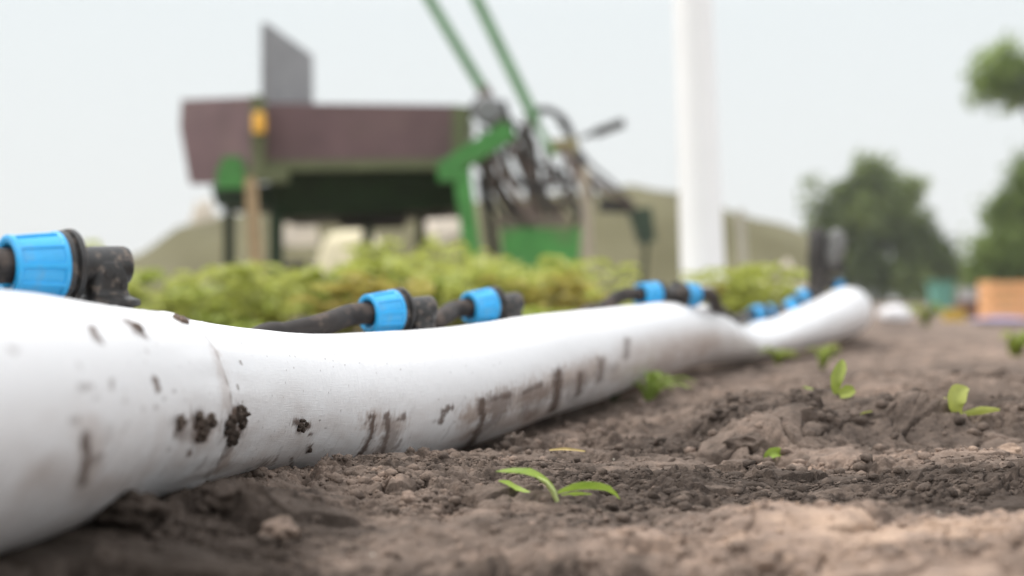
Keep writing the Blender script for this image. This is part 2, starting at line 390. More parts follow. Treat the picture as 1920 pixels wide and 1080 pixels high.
# ---------------------------------------------------------------- the hose: skin, weave and mud
tt = np.linspace(0, len(ST) - 1, 6000); s0 = crom(ST, tt); arc = np.concatenate([[0], np.cumsum(np.linalg.norm(np.diff(s0[:, :3], axis=0), axis=1))])
sv = []; s = 0.0; y_of = lambda s: np.interp(s, arc, s0[:, 1])
while s < arc[-1]:
    sv.append(s); y = y_of(s); s += .0045 if y < .6 else (.0012 if y < 2.0 else .0012 + .006 * (y - 2))
sv = np.array(sv); tq = np.interp(sv, arc, tt); HS = crom(ST, tq); NTH = 300
Tn = np.gradient(HS[:, :3], axis=0); Tn /= np.linalg.norm(Tn, axis=1)[:, None]
Nn = np.column_stack([Tn[:, 1], -Tn[:, 0], 0 * Tn[:, 0]]); Nn /= np.linalg.norm(Nn, axis=1)[:, None]; Un = np.cross(Nn, Tn)
th = np.linspace(0, 2 * np.pi, NTH + 1) - np.pi / 2        # 0 faces the camera side, +90 deg is the top; the seam of the UV lies underneath
SS, TH = np.meshgrid(sv, th, indexing='ij'); VV_ = TH * .07
def surf(rad):
    return HS[:, None, :3] + (rad * HS[:, None, 3] * np.cos(TH))[..., None] * Nn[:, None] + (rad * HS[:, None, 4] * np.sin(TH))[..., None] * Un[:, None]
P0 = surf(np.ones_like(SS)); PX = CX + F * P0[..., 0] / P0[..., 1]; PY = HY - F * (P0[..., 2] - H) / P0[..., 1]
nrm = np.cos(TH)[..., None] * Nn[:, None] + np.sin(TH)[..., None] * Un[:, None]
face = -(nrm * (P0 - np.array([0, 0, H]))).sum(-1) > 0.0
def pick(px, py):
    """row and column of the point of the hose seen at a photo pixel"""
    d = (PX - px) ** 2 + (PY - py) ** 2 + np.where(face, 0, 1e9) + np.where(P0[..., 1] > 3.6, 1e9, 0)
    return np.unravel_index(np.argmin(d), d.shape)
# the ring where one length laps over the next
sm = [(345, 600), (385, 640), (412, 690), (428, 745), (424, 800), (410, 850), (388, 892)]
pk = [pick(*p) for p in sm]; ths = np.array([th[j] for i, j in pk]); sss = np.array([sv[i] for i, j in pk]); od = np.argsort(ths)
seam = np.interp(TH, ths[od], sss[od]); ds = SS - seam
rad = 1 + .006 * perlin(SS / .13, TH * 1.2, 70) + .004 * perlin(SS / .05, TH * 2, 71)
rad = rad + (1 - sst(-.0015, .0015, ds)) * (.016 * np.exp(np.minimum(ds, 0) / .25) + .030 * np.exp(np.minimum(ds, 0) / .05)) - .05 * np.exp(-((ds - .005) / .004) ** 2)
rad = rad + .010 * np.exp(-(ds / .10) ** 2) * perlin(TH * 5, SS / .12, 72)
yS = HS[:, 1][:, None]
rad = rad + .03 * sst(2.9, 3.3, yS) * perlin(SS / .2, TH * 1.5, 73)
mud = np.zeros_like(SS); dust_shade = np.zeros_like(SS)
dpx_s = np.hypot(np.gradient(PX, axis=0), np.gradient(PY, axis=0)) / np.gradient(SS, axis=0)
dpx_v = np.hypot(np.gradient(PX, axis=1), np.gradient(PY, axis=1)) / np.gradient(VV_, axis=1)
edge = .40 * perlin(SS / .006, VV_ / .006, 80) + .35 * perlin(SS / .0028, VV_ / .0028, 81) + .55 * perlin(SS / .0045, VV_ / .020, 87)
def stain(poly, w, k, arr=None):
    arr = mud if arr is None else arr
    pts = []
    for a, b in zip(poly, poly[1:] if len(poly) > 1 else poly):
        n = max(1, int(math.hypot(b[0] - a[0], b[1] - a[1]) / 3))
        pts += [(a[0] + (b[0] - a[0]) * i / n, a[1] + (b[1] - a[1]) * i / n) for i in range(n + 1)]
    for p in pts:
        i, j = pick(*p); ws = w / max(dpx_s[i, j], 200); wv = w / max(dpx_v[i, j], 200)
        i0, i1 = np.searchsorted(sv, [sv[i] - 3 * ws, sv[i] + 3 * ws]); sl_ = slice(max(i0, 0), i1 + 1)
        j0 = max(0, j - int(3 * wv / .07 / (th[1] - th[0])) - 1); j1 = j + int(3 * wv / .07 / (th[1] - th[0])) + 2
        d = np.sqrt(((SS[sl_, j0:j1] - sv[i]) / ws) ** 2 + ((VV_[sl_, j0:j1] - VV_[i, j]) / wv) ** 2)
        m = k * (1 - sst(.25, 1.25, d + .8 * edge[sl_, j0:j1]))
        arr[sl_, j0:j1] = np.maximum(arr[sl_, j0:j1], m)
for poly, w, k in [
    ([(25, 655)], 12, .5), ([(171, 616), (178, 630), (184, 641)], 8, .95), ([(242, 605), (254, 618), (262, 628)], 14, .85), ([(232, 612)], 5, .4),
    ([(288, 708), (292, 718), (296, 729)], 7, .95), ([(209, 712), (209, 726)], 6, .5), ([(150, 727), (168, 727)], 9, .5), ([(146, 686)], 8, .25),
    ([(178, 746)], 9, .3), ([(272, 661)], 5, .35), ([(234, 751)], 6, .3), ([(325, 732)], 4, .7), ([(290, 766)], 5, .6), ([(306, 749)], 5, .45), ([(268, 765)], 6, .3),
    ([(138, 790)], 11, .5), ([(158, 815), (161, 850), (156, 882), (153, 905)], 11, .95), ([(172, 866), (186, 855)], 8, .7), ([(205, 800), (200, 830)], 10, .2),
    ([(338, 788), (332, 812)], 13, .7), ([(366, 785), (378, 800), (370, 815)], 20, .95), ([(350, 842), (353, 850)], 6, .9), ([(315, 843)], 5, .6),
    ([(438, 775), (430, 795), (440, 812)], 22, 1.0), ([(556, 792), (575, 798)], 10, .95), ([(582, 814)], 5, .95), ([(580, 836), (577, 846)], 6, .95), ([(600, 788)], 3, .8), ([(611, 803)], 3, .5),
    ([(697, 780), (698, 800), (693, 822), (678, 850), (660, 876)], 7, .95), ([(685, 795)], 5, .6), ([(724, 780), (727, 806), (720, 840), (714, 858)], 8, .85), ([(746, 786)], 5, .8), ([(758, 777), (756, 786)], 5, .8),
    ([(735, 848), (752, 826)], 5, .5), ([(700, 862), (712, 838)], 5, .4), ([(846, 764), (832, 770), (827, 790)], 7, .9), ([(815, 790)], 6, .4),
    ([(903, 752), (905, 782), (892, 815), (872, 850)], 10, .95), ([(922, 748), (955, 740)], 10, .85), ([(925, 765), (950, 755)], 16, .6), ([(930, 790), (915, 800)], 12, .35),
    ([(984, 735), (1012, 722)], 8, .85), ([(990, 755), (985, 775)], 14, .55), ([(1012, 745)], 12, .4), ([(1046, 698), (1045, 735), (1038, 768)], 12, 1.), ([(1040, 776), (1030, 790)], 8, .8),
    ([(1090, 702), (1085, 738)], 10, .9), ([(1128, 678), (1125, 712)], 9, .75), ([(1176, 640), (1174, 668)], 8, .65), ([(1070, 725), (1065, 745)], 6, .5),
    ([(915, 755), (950, 750), (925, 790), (900, 805)], 20, .55), ([(985, 745), (1025, 735), (1000, 775)], 20, .5), ([(1062, 722), (1098, 712), (1075, 748)], 14, .42), ([(1120, 700), (1150, 690)], 12, .35), ([(728, 790), (735, 815), (722, 850)], 14, .40), ([(650, 880), (690, 850)], 12, .3), ([(330, 790), (345, 815)], 16, .55), ([(388, 885), (425, 850), (440, 822)], 12, .55), ([(470, 885), (500, 862)], 14, .45),
    ([(497, 866), (480, 892)], 9, .6), ([(548, 858), (545, 876)], 4, .8), ([(520, 855), (512, 872)], 4, .6), ([(527, 890), (523, 880)], 4, .7), ([(465, 880)], 6, .5),
    ([(296, 585), (285, 582)], 4, .9), ([(340, 590), (350, 604)], 7, .95), ([(370, 618)], 3, .7), ([(338, 612)], 3, .6), ([(450, 678), (453, 684)], 3, .8), ([(445, 723), (446, 730)], 3, .7), ([(455, 754)], 3, .6)]:
    stain(poly, w, k)
for poly, w, k in [([(890, 775), (960, 748), (1010, 735), (1060, 712), (1120, 690)], 30, .62), ([(880, 815), (960, 790), (1030, 770)], 26, .5), ([(160, 800), (175, 870), (150, 900)], 30, .30), ([(700, 790), (740, 800), (720, 850)], 26, .45), ([(690, 830), (730, 835)], 18, .22),
                   ([(345, 800), (380, 815)], 26, .35), ([(400, 660), (418, 720), (420, 760)], 14, .38), ([(430, 850), (405, 885)], 14, .45), ([(60, 900), (200, 920)], 40, .22), ([(500, 870), (480, 890)], 16, .4), ([(1180, 660), (1290, 640), (1330, 640)], 30, .40), ([(1150, 700), (1250, 675)], 30, .40)]:
    stain(poly, w, k, dust_shade)
# faint brushed streaks low on the side, and mud left along the lap
for px, py, L, w, k in [(random.uniform(0, 1150), 0, random.uniform(15, 55), random.uniform(2, 5), random.uniform(.05, .28)) for _ in range(60)]:
    b_ = np.interp(px, [0, 200, 430, 700, 900, 1150], [985, 930, 875, 855, 800, 720]); t_ = np.interp(px, [0, 200, 430, 700, 900, 1150], [800, 780, 760, 770, 730, 660])
    py = random.uniform(t_, b_); stain([(px, py), (px - L * .2, py + L * .4), (px - L * .5, py + L * .8)], w, k)
mud = np.maximum(mud, .62 * np.exp(-((ds + .002 + .003 * perlin(TH * 6, SS / .05, 85)) / (.0045 + .003 * perlin(TH * 4, SS * 0, 86))) ** 2) * sst(-.55, .25, perlin(SS / .02, TH * 9, 82)) * sst(-.9, -.2, -TH + .4))
sp_, _i = worley(SS / .012, VV_ / .012, 84)
mud = np.maximum(mud, .8 * (1 - sst(.03, .09, sp_)) * (_i > .86))
low = 1 - sst(-.5, .55, TH)
dust_shade = dust_shade + .30 * low * (.5 + .8 * np.clip(fbm(SS / .06, TH * 3, 83), -.5, 1)) + .22 * sst(2.0, 2.9, yS) * (1 - sst(3.4, 3.8, yS)) * (1 - sst(-.3, .7, TH))  # low dust, also painting in the underside's shade and soil bounce
thick = .0010 * sst(.55, 1., mud) * (.7 + .6 * edge)
P1 = surf(rad) + nrm * thick[..., None]
ns = len(sv); idx = np.arange(ns * (NTH + 1)).reshape(ns, NTH + 1)
Qh = np.stack([idx[:-1, :-1], idx[1:, :-1], idx[1:, 1:], idx[:-1, 1:]], -1).reshape(-1, 4)

def hose_mat():
    m = bpy.data.materials.new('white_woven_hose'); m.use_nodes = True; t = m.node_tree; b = t.nodes['Principled BSDF']
    uv = N(t, 'ShaderNodeUVMap', uv_map='UVMap')
    am = N(t, 'ShaderNodeAttribute', attribute_name='mud'); ad = N(t, 'ShaderNodeAttribute', attribute_name='dust_shade')
    def noise(sx, sy, det=3):
        mp = N(t, 'ShaderNodeMapping'); mp.inputs['Scale'].default_value = (sx, sy, 1); t.links.new(uv.outputs[0], mp.inputs[0])
        n = N(t, 'ShaderNodeTexNoise'); n.inputs['Scale'].default_value = 1; n.inputs['Detail'].default_value = det; t.links.new(mp.outputs[0], n.inputs['Vector']); return n
    warp = noise(460, 60); weft = noise(60, 900)
    c0 = N(t, 'ShaderNodeMix', data_type='RGBA'); c0.inputs['A'].default_value = (.74, .74, .755, 1); c0.inputs['B'].default_value = (.33, .245, .20, 1)
    t.links.new(ad.outputs['Fac'], c0.inputs['Factor'])
    c1 = N(t, 'ShaderNodeMix', data_type='RGBA'); t.links.new(c0.outputs['Result'], c1.inputs['A'])
    r = N(t, 'ShaderNodeValToRGB'); r.color_ramp.elements[0].color = (.05, .036, .03, 1); r.color_ramp.elements[1].color = (.17, .115, .09, 1)
    n3 = noise(90, 90, 6); t.links.new(n3.outputs['Fac'], r.inputs[0]); t.links.new(r.outputs[0], c1.inputs['B'])
    t.links.new(am.outputs['Fac'], c1.inputs['Factor']); t.links.new(c1.outputs['Result'], b.inputs['Base Color'])
    mr = N(t, 'ShaderNodeMapRange'); mr.inputs['To Min'].default_value = .38; mr.inputs['To Max'].default_value = .95
    t.links.new(am.outputs['Fac'], mr.inputs['Value']); t.links.new(mr.outputs[0], b.inputs['Roughness'])
    b.inputs['Specular IOR Level'].default_value = .4
    sm_ = N(t, 'ShaderNodeMath', operation='MULTIPLY_ADD'); sm_.inputs[1].default_value = .3; t.links.new(weft.outputs['Fac'], sm_.inputs[0]); t.links.new(warp.outputs['Fac'], sm_.inputs[2])
    bp = N(t, 'ShaderNodeBump'); bp.inputs['Strength'].default_value = .85; bp.inputs['Distance'].default_value = .0013
    t.links.new(sm_.outputs[0], bp.inputs['Height']); t.links.new(bp.outputs[0], b.inputs['Normal'])
    return m
ho = mesh_np('layflat_hose', P1.reshape(-1, 3), Qh, hose_mat(), attrs={'mud': mud, 'dust_shade': dust_shade}, uv=np.stack([SS, VV_], -1).reshape(-1, 2))
tag(ho, 'long white woven hose smeared with mud, swollen with water and winding over the soil', 'hose')
print('hose', ns)

# lumps of mud sticking to the hose
def clump(px, py, n, spread, r, label, dry_shade=.25, more=()):
    fr = [pick(*q) for q in [(px, py)] + list(more)]; c = P1[fr[0]]
    VV = []; FF = []; k = 0
    for q in range(n):
        i, j = fr[q % len(fr)]; nn = nrm[i, j]; tt_ = Tn[i]; uu = np.cross(nn, tt_)
        a = random.uniform(0, 6.28); d = spread * math.sqrt(random.random()); rr = r * random.uniform(.45, 1.15)
        v = lump(I2, rr, random.randrange(500), .5) * np.array([1, 1, .85])
        p = P1[i, j] + tt_ * d * math.cos(a) * 1.6 + uu * d * math.sin(a) + nn * rr * .35
        VV.append(v + p); FF.append(I2[1] + k); k += len(v)
    V = np.concatenate(VV); ob = mesh_np('mud_clump', V - c, np.concatenate(FF), M_SOIL, attrs={'dry_shade': np.full(k, dry_shade)})
    ob.location = c; return tag(ob, label, 'mud clump', 'mud clumps stuck to the hose')
clump(430, 797, 90, .0060, .0030, 'largest dark mud clump on the hose, on the seam ring', .22, [(446, 775), (421, 795), (433, 820), (456, 786)])
clump(374, 800, 60, .0055, .0026, 'brown mud clump on the hose just left of the seam', .32, [(366, 788), (388, 790), (372, 814)])
clump(334, 795, 22, .0045, .0024, 'small brown mud clump on the hose, left neighbour of the one at the seam', .36)
clump(565, 796, 16, .0060, .0022, 'small crumbly mud clump on the hose right of the seam', .2)
clump(581, 842, 4, .0022, .0018, 'tiny mud clump on the hose side below the small crumbly one', .2)
clump(336, 606, 24, .0050, .0026, 'light brown mud clump on top of the hose right of the first fitting', .55)
clump(256, 620, 9, .0050, .0020, 'pinkish brown mud clump on the upper hose below the first black fitting', .6)

# ---------------------------------------------------------------- pipe fittings along the back of the hose
M_BLUE = mat('blue_plastic', (.03, .37, .74), .32, .08, 60, .12, 300, .5, dirt=(.20, .22, .24), dirt_amt=.30, dirt_scale=60)
M_BLK = mat('black_plastic', (.022, .021, .021), .42, .25, 120, .25, 260, .5, dirt=(.24, .19, .155), dirt_amt=.75, dirt_scale=70)
M_PIPE = mat('dusty_black_pipe', (.028, .023, .021), .6, .35, 60, .3, 200, .35, dirt=(.17, .125, .10), dirt_amt=.5, dirt_scale=30)
mm_ = .001
def nut_mesh(sgn=1, x0=-36, L=39):
    """ribbed nut; its open end lies away from the body"""
    prof = []
    xs = np.concatenate([np.linspace(0, .09, 5), np.linspace(.10, .14, 4), np.linspace(.16, .84, 14), np.linspace(.86, .90, 4), np.linspace(.91, 1, 5)])
    def rr(u): return 25.5 - 3.2 * u ** 1.4 - (1.6 if u > .985 else 0) - (.8 if u < .01 else 0)
    def fn(x, r, a):
        u = (x / mm_ * sgn - x0) / -L if True else 0
        u = abs(x / mm_ - sgn * x0) / L
        if r < 20 * mm_: return r
        ph = (a / (2 * math.pi) * 10) % 1
        inner = sst(.09, .13, u) * (1 - sst(.87, .91, u))
        return r - mm_ * 1.7 * float(inner) * (1 - float(sst(.07, .14, min(ph, 1 - ph)) < .5))
    P = [(sgn * (x0 - L * u) * mm_, rr(u) * mm_) for u in xs]
    P += [(sgn * (x0 - L) * mm_, 18.5 * mm_), (sgn * (x0 - L + 1) * mm_, 16 * mm_), (sgn * (x0 - L + 12) * mm_, 15 * mm_), (sgn * (x0 - L + 12) * mm_, 12 * mm_)]
    P = [(sgn * x0 * mm_, 14 * mm_)] + P
    return MB().lathe(P, 192, 'x', fn)
def connector(pos, yaw, pitch, pipes, label, stub=35, double=False, short=0):
    root = empty('hose_connector', pos, (0, -R_(pitch), R_(yaw)))
    Mi = (Matrix.Translation(Vector(pos)) @ Euler((0, -R_(pitch), R_(yaw))).to_matrix().to_4x4()).inverted()
    tag(root, label, 'hose fitting', 'blue and black pipe fittings along the hose')
    for sgn in ((1, -1) if double else (1,)):
        nut_mesh(sgn, -36 + short).build('nut', M_BLUE, root, smooth=40)
        x = lambda v: sgn * (v + short) * mm_
        MB().lathe([(x(-37), 22 * mm_), (x(-36.5), 25.5 * mm_), (x(-33), 26.5 * mm_), (x(-31), 24.0 * mm_), (x(-30), 24.0 * mm_), (x(-29.5), 27.2 * mm_), (x(-26), 27.6 * mm_), (x(-24.5), 26.5 * mm_), (x(-24), 22 * mm_), (x(-21), 17 * mm_), (x(-20), 14 * mm_)], 96).build('collar', M_BLK, root, smooth=35)
    m = MB()
    if double:
        m.lathe([((-24 + short) * mm_, 0), ((-24 + short) * mm_, 16 * mm_), (-6 * mm_, 17 * mm_), (6 * mm_, 17 * mm_), ((24 - short) * mm_, 16 * mm_), ((24 - short) * mm_, 0)], 48)
    else:
        m.lathe([(-24 * mm_, 14 * mm_), (-10 * mm_, 14.6 * mm_), (9 * mm_, 15 * mm_), (15.5 * mm_, 15 * mm_), (17.5 * mm_, 14.2 * mm_), (18.6 * mm_, 12.4 * mm_), (18.6 * mm_, 10.2 * mm_), (16.6 * mm_, 9.6 * mm_), (16.4 * mm_, 0)], 64)
        # squarish drop leg with an arched top
        ring = lambda w, z: [(w * mm_ * (abs(math.cos(a)) ** .62) * math.copysign(1, math.cos(a)), w * mm_ * .97 * (abs(math.sin(a)) ** .62) * math.copysign(1, math.sin(a)), z * mm_) for a in np.linspace(0, 2 * math.pi, 41)[:-1]]
        zs = [(13.2, 4.5), (15.0, 3.2), (16.0, 1), (16.2, -8), (16.0, -16), (15.6, -stub + 10), (17, -stub + 6)]
        vs = sum([ring(w, z) for w, z in zs], []); fs = [(i * 40 + k, i * 40 + (k + 1) % 40, (i + 1) * 40 + (k + 1) % 40, (i + 1) * 40 + k) for i in range(len(zs) - 1) for k in range(40)] + [tuple(range(40))]
        m.add(vs, fs)
        for (bx, bz, r_) in ((-4, -6, 3.0), (3, -9, 3.2), (8, -15, 2.0)):      # moulded bosses on the leg
            m.lathe([(0, r_ * mm_), (1.2 * mm_, r_ * mm_ * .9), (1.2 * mm_, 0)], 16, 'z'); n_ = 16 * 3
            m.v[-n_:] = [(p[0] + bx * mm_, -(15.5 * mm_ + p[2]), p[1] + bz * mm_) for p in m.v[-n_:]]
    m.build('coupling_body' if double else 'elbow_body', M_BLK, root, smooth=40)
    if not double:
        z = lambda v: (v - stub) * mm_
        MB().lathe([(z(8), 15 * mm_), (z(6), 18 * mm_), (z(3.5), 23 * mm_), (z(2.5), 26 * mm_), (z(0), 26.5 * mm_), (z(-2), 26 * mm_), (z(-3), 21 * mm_), (z(-12), 20 * mm_), (z(-12), 0)], 64, 'z').build('saddle', M_BLK, root, smooth=40)
    for pl in pipes:
        P = np.array(pl, float)
        if len(P) > 2:
            P = crom(P, np.linspace(0, len(P) - 1, 10 * len(P)))
        loc = [Mi @ Vector(p) for p in P]
        MB().tube([tuple(p) for p in loc], 12.8 * mm_, 20).build('pipe', M_PIPE, root, smooth=50)
    return root
def along(pos, yaw, pitch, x):
    return np.array(pos) + np.array(Euler((0, -R_(pitch), R_(yaw))).to_matrix() @ Vector((x, 0, 0)))
def soil_pt(x, y): return np.array([x, y, gz(x, y, False) + .005])
p = np.array([-.306, 1.066, .1865]); n_ = along(p, 42, 1, -.066)
connector(p, 42, 1, [[n_, along(p, 42, 1, -.13), along(p, 42, 1, -.22) - [.01, 0, .01], along(p, 42, 1, -.36) - [.06, 0, .07], soil_pt(-.68, .80)]],
          'blue and black elbow fitting nearest the camera, dusty pipe entering it from the left edge', 28)
p = np.array([-.111, 1.70, .151]); n_ = along(p, 40, 4, -.066)
connector(p, 40, 4, [[n_, along(p, 40, 4, -.10), at(610, 607, 1.595), at(540, 624, 1.57), at(460, 648, 1.55), soil_pt(-.42, 1.54)]],
          'second blue and black elbow fitting from the left, its pipe rising from behind the hose', 44)
p = np.array([-.0045, 2.05, .157]); n_ = along(p, 40, 5, -.066)
connector(p, 40, 5, [[n_, along(p, 40, 5, -.10), at(825, 598, 1.93), at(770, 625, 1.9), soil_pt(-.2, 1.88)]],
          'third blue and black elbow fitting from the left, on the hose right beside the second', 54)
p = np.array([.298, 2.72, .172])
connector(p, 40, 0, [[along(p, 40, 0, -.075), along(p, 40, 0, -.12), at(1130, 578, 2.62), at(1085, 600, 2.6), soil_pt(.06, 2.55)],
                     [along(p, 40, 0, .075), along(p, 40, 0, .12), at(1345, 578, 3.0), at(1375, 600, 3.5), at(1398, 592, 4.1)]],
          'black coupling with two blue nuts where the near swell of the hose ends', double=True)
p = at(1427, 587, 4.25)
connector(p, 56, 4, [[along(p, 56, 4, -.07), along(p, 56, 4, -.1)], [along(p, 56, 4, .07), at(1460, 582, 4.5), at(1470, 580, 4.6)]],
          'small pair of blue nuts low in the dip of the hose', double=True, short=14)
p = at(1492, 567, 4.75)
connector(p, 40, 30, [[along(p, 40, 30, -.07), along(p, 40, 30, -.1)], [along(p, 40, 30, .07), at(1530, 548, 4.9)]],
          'slanting double blue fitting left of the upright black pipe', double=True, short=22)
# upright black outlet at the far bend
b0 = at(1532, 545, 5.05); root = empty('outlet_riser', tuple(b0))
tag(root, 'upright black outlet pipe with grey cap at the far bend of the hose', 'outlet pipe')
MB().lathe([(-.07, 0), (-.07, .034), (.10, .033), (.10, .036), (.13, .036), (.13, .032), (.215, .031), (.222, .026), (.222, 0)], 32, 'z').build('riser_pipe', M_BLK, root, smooth=40)
M_GREY = mat('grey_plastic', (.17, .17, .165), .5, .12, 40)
MB().tube([(.02, 0, .085), (.06, -.01, .085), (.085, -.01, .10)], .028, 20).tube([(.02, 0, .03), (.05, -.01, .03), (.085, -.01, .02)], .024, 20).build('side_arm', M_BLK, root, smooth=40)
MB().tube([(.05, -.01, .09), (.056, -.012, .12), (.066, -.012, .17), (.062, -.012, .205), (.055, -.01, .215)], [.026, .034, .036, .028, .008], 24).build('cap', M_GREY, root, smooth=40)
m = nut_mesh(1, 24); m.v = [(.072 + v_[1] * .9, -.014 + v_[2] * .9, .005 + v_[0] * 1.2) for v_ in m.v]; m.build('nut', M_BLUE, root, smooth=40)

# ---------------------------------------------------------------- leaves, seedlings, crop
def blade(m, pts, wid, side, fold=.25):
    P = np.array(pts, float)
    if len(P) < 6: P = crom(P, np.linspace(0, len(P) - 1, 9)); wid = np.interp(np.linspace(0, 1, 9), np.linspace(0, 1, len(wid)), wid)
    T = np.gradient(P, axis=0); T /= np.linalg.norm(T, axis=1)[:, None] + 1e-9; sd = np.array(side, float); vs = []
    for i in range(len(P)):
        u = sd - T[i] * np.dot(sd, T[i]); u /= np.linalg.norm(u) + 1e-9; n = np.cross(u, T[i]); n = n if n[2] > 0 else -n
        w = wid[i] / 2; wv = .06 * w * math.sin(i * 2.1)
        vs += [P[i] + u * w + n * (w * fold * 2 + wv), P[i] + u * w * .5 + n * w * fold * .8, P[i], P[i] - u * w * .5 + n * w * fold * .8, P[i] - u * w + n * (w * fold * 2 - wv)]
    return m.add(vs, [(i * 5 + k, i * 5 + k + 1, i * 5 + k + 6, i * 5 + k + 5) for i in range(len(P) - 1) for k in range(4)])
def leafmat(name, c, tr=.35, c2=None): return mat(name, c, .45, .25, 25, .1, 200, .35, trans=tr, col2=c2)
M_SPR = leafmat('sprout_leaf', (.25, .40, .045), .4, (.44, .56, .11)); M_STEM = mat('pale_stem', (.55, .62, .26), .45, .12, 80, trans=.3)
M_CROP = [leafmat('crop_leaf_yellow', (.38, .43, .08), .45, (.52, .55, .15)), leafmat('crop_leaf_green', (.23, .30, .05), .45, (.40, .46, .10)), leafmat('crop_leaf_ochre', (.46, .36, .09), .4, (.48, .45, .13))]
M_CSTEM = mat('crop_stem', (.22, .22, .06), .6, .2, 30)
M_DRY = mat('dry_straw', (.50, .38, .16), .7, .2, 60); M_GRASS = leafmat('grass_blade', (.32, .44, .09), .5, (.48, .58, .18))

def sprout(px, py, leaves, label, name='seedling', leafm=None, stem=None, cat='seedling'):
    p = hit(px, py); d = p[1]; root = empty(name, tuple(p)); tag(root, label, cat)
    for pts, wid, dd in leaves:
        w3 = [at(x, y, d + k) - p for (x, y, k) in pts]
        m = MB(); t = np.array(w3[-1]) - np.array(w3[0]); side = np.cross(t, (0, -.75, .65)); side = side / np.linalg.norm(side)
        side = side * (1 - dd) + np.array([0, 1., 0]) * dd
        blade(m, w3, [w * d / F for w in wid], side).build('leaf', leafm or M_SPR, root, smooth=80)
    if stem:
        MB().tube([at(x, y, d) - p for x, y in stem], [3.6 * d / F, 4.5 * d / F, 5.5 * d / F, 4.5 * d / F, 2.5 * d / F][:len(stem)], 10).build('stem', M_STEM, root, smooth=60)
    return root
sprout(1044, 946, [([(1040, 925, 0), (1022, 903, 0), (990, 889, .004), (960, 886, .01), (930, 884, .016)], [11, 17, 25, 20, 2], .55),
                   ([(1046, 925, 0), (1075, 916, .004), (1105, 913, .01), (1140, 918, .016), (1162, 936, .02)], [8, 17, 20, 15, 2], .55),
                   ([(1035, 935, .01), (1000, 926, .02), (972, 920, .03), (950, 908, .034), (934, 902, .036)], [3, 4, 17, 19, 3], .6),
                   ([(1048, 930, .01), (1080, 926, .02), (1110, 927, .025)], [3, 8, 2], .5)],
       'sharp bright green seedling with two arching leaves in the middle of the foreground soil', stem=[(1046, 950), (1044, 938), (1036, 920), (1024, 905), (1008, 896)])
def tuft(px, py, n, hpx, spread, label, m=M_GRASS, wpx=11, name='grass_tuft', cat='grass tuft'):
    p = hit(px, py); d = p[1]; k = d / F; root = empty(name, tuple(p)); tag(root, label, cat)
    for i in range(n):
        a = random.uniform(0, 6.28); h = hpx * k * random.uniform(.55, 1.1); s = spread * k * random.uniform(.4, 1.05)
        dx, dy = math.cos(a) * s, math.sin(a) * s * .7
        blade(MB(), [(dx * .08, dy * .08, -.004), (dx * .3, dy * .3, h * .6), (dx * .7, dy * .7, h), (dx * 1.15, dy * 1.15, h * .75)], [wpx * k * .6, wpx * k * 1.3, wpx * k * 1.2, wpx * k * .1], (-math.sin(a), math.cos(a), 0)).build('blade', m, root, smooth=80)
    return root
tuft(1215, 752, 18, 52, 95, 'green grass tuft growing against the side of the hose', wpx=8)
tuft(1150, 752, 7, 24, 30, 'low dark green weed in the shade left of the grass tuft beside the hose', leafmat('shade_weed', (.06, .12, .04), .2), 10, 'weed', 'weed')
sprout(1572, 742, [([(1570, 742, 0), (1566, 715, 0), (1576, 690, .01), (1580, 674, .02)], [6, 26, 22, 3], .2), ([(1574, 742, -.01), (1590, 735, -.01), (1602, 730, -.01)], [14, 26, 12], .2), ([(1568, 742, .03), (1530, 735, .06), (1505, 725, .08)], [4, 14, 4], .4)],
       'pale green seedling with one upright leaf on the soil beyond the ridge', leafm=M_CROP[1])
sprout(1800, 778, [([(1800, 778, 0), (1790, 755, 0), (1798, 735, .01), (1815, 728, .02)], [12, 38, 32, 6], .2), ([(1802, 778, 0), (1840, 770, 0), (1875, 768, 0)], [6, 16, 4], .4), ([(1800, 778, 0), (1775, 765, .02), (1770, 745, .04)], [6, 16, 4], .3)],
       'broad pale yellow-green seedling on the ridge at the right', leafm=M_CROP[0])
sprout(1455, 870, [([(1436, 868, 0), (1445, 852, 0), (1462, 850, .004), (1480, 856, .008)], [10, 20, 20, 3], .2)], 'small rounded green leaf lying in the hollow below the ridge', 'fallen_leaf', M_SPR, cat='leaf')
sprout(1620, 784, [([(1606, 784, 0), (1620, 778, 0), (1640, 771, .004)], [5, 11, 3], .3)], 'tiny yellow-green leaf on the slope of the ridge', 'fallen_leaf', M_CROP[0], cat='leaf')
sprout(1064, 848, [([(1030, 844, 0), (1060, 842, 0), (1097, 846, .002)], [3, 6, 3], .2)], 'short yellow straw lying on the soil behind the sharp seedling', 'straw', M_DRY, cat='straw')
tuft(1458, 684, 10, 28, 40, 'short green weed at the foot of the hose in the dip', M_CROP[1], 12, 'weed', 'weed')
tuft(1542, 692, 10, 40, 42, 'green weed beside the far raised bend of the hose', M_CROP[1], 12, 'weed', 'weed')
tuft(1905, 668, 7, 42, 45, 'bright green seedling cut by the right edge of the picture', M_CROP[1], 26, 'seedling', 'seedling')
tuft(1735, 612, 10, 40, 42, 'bright green leafy weed in front of the teal and yellow things at the field edge', M_CROP[1], 14, 'weed', 'weed')

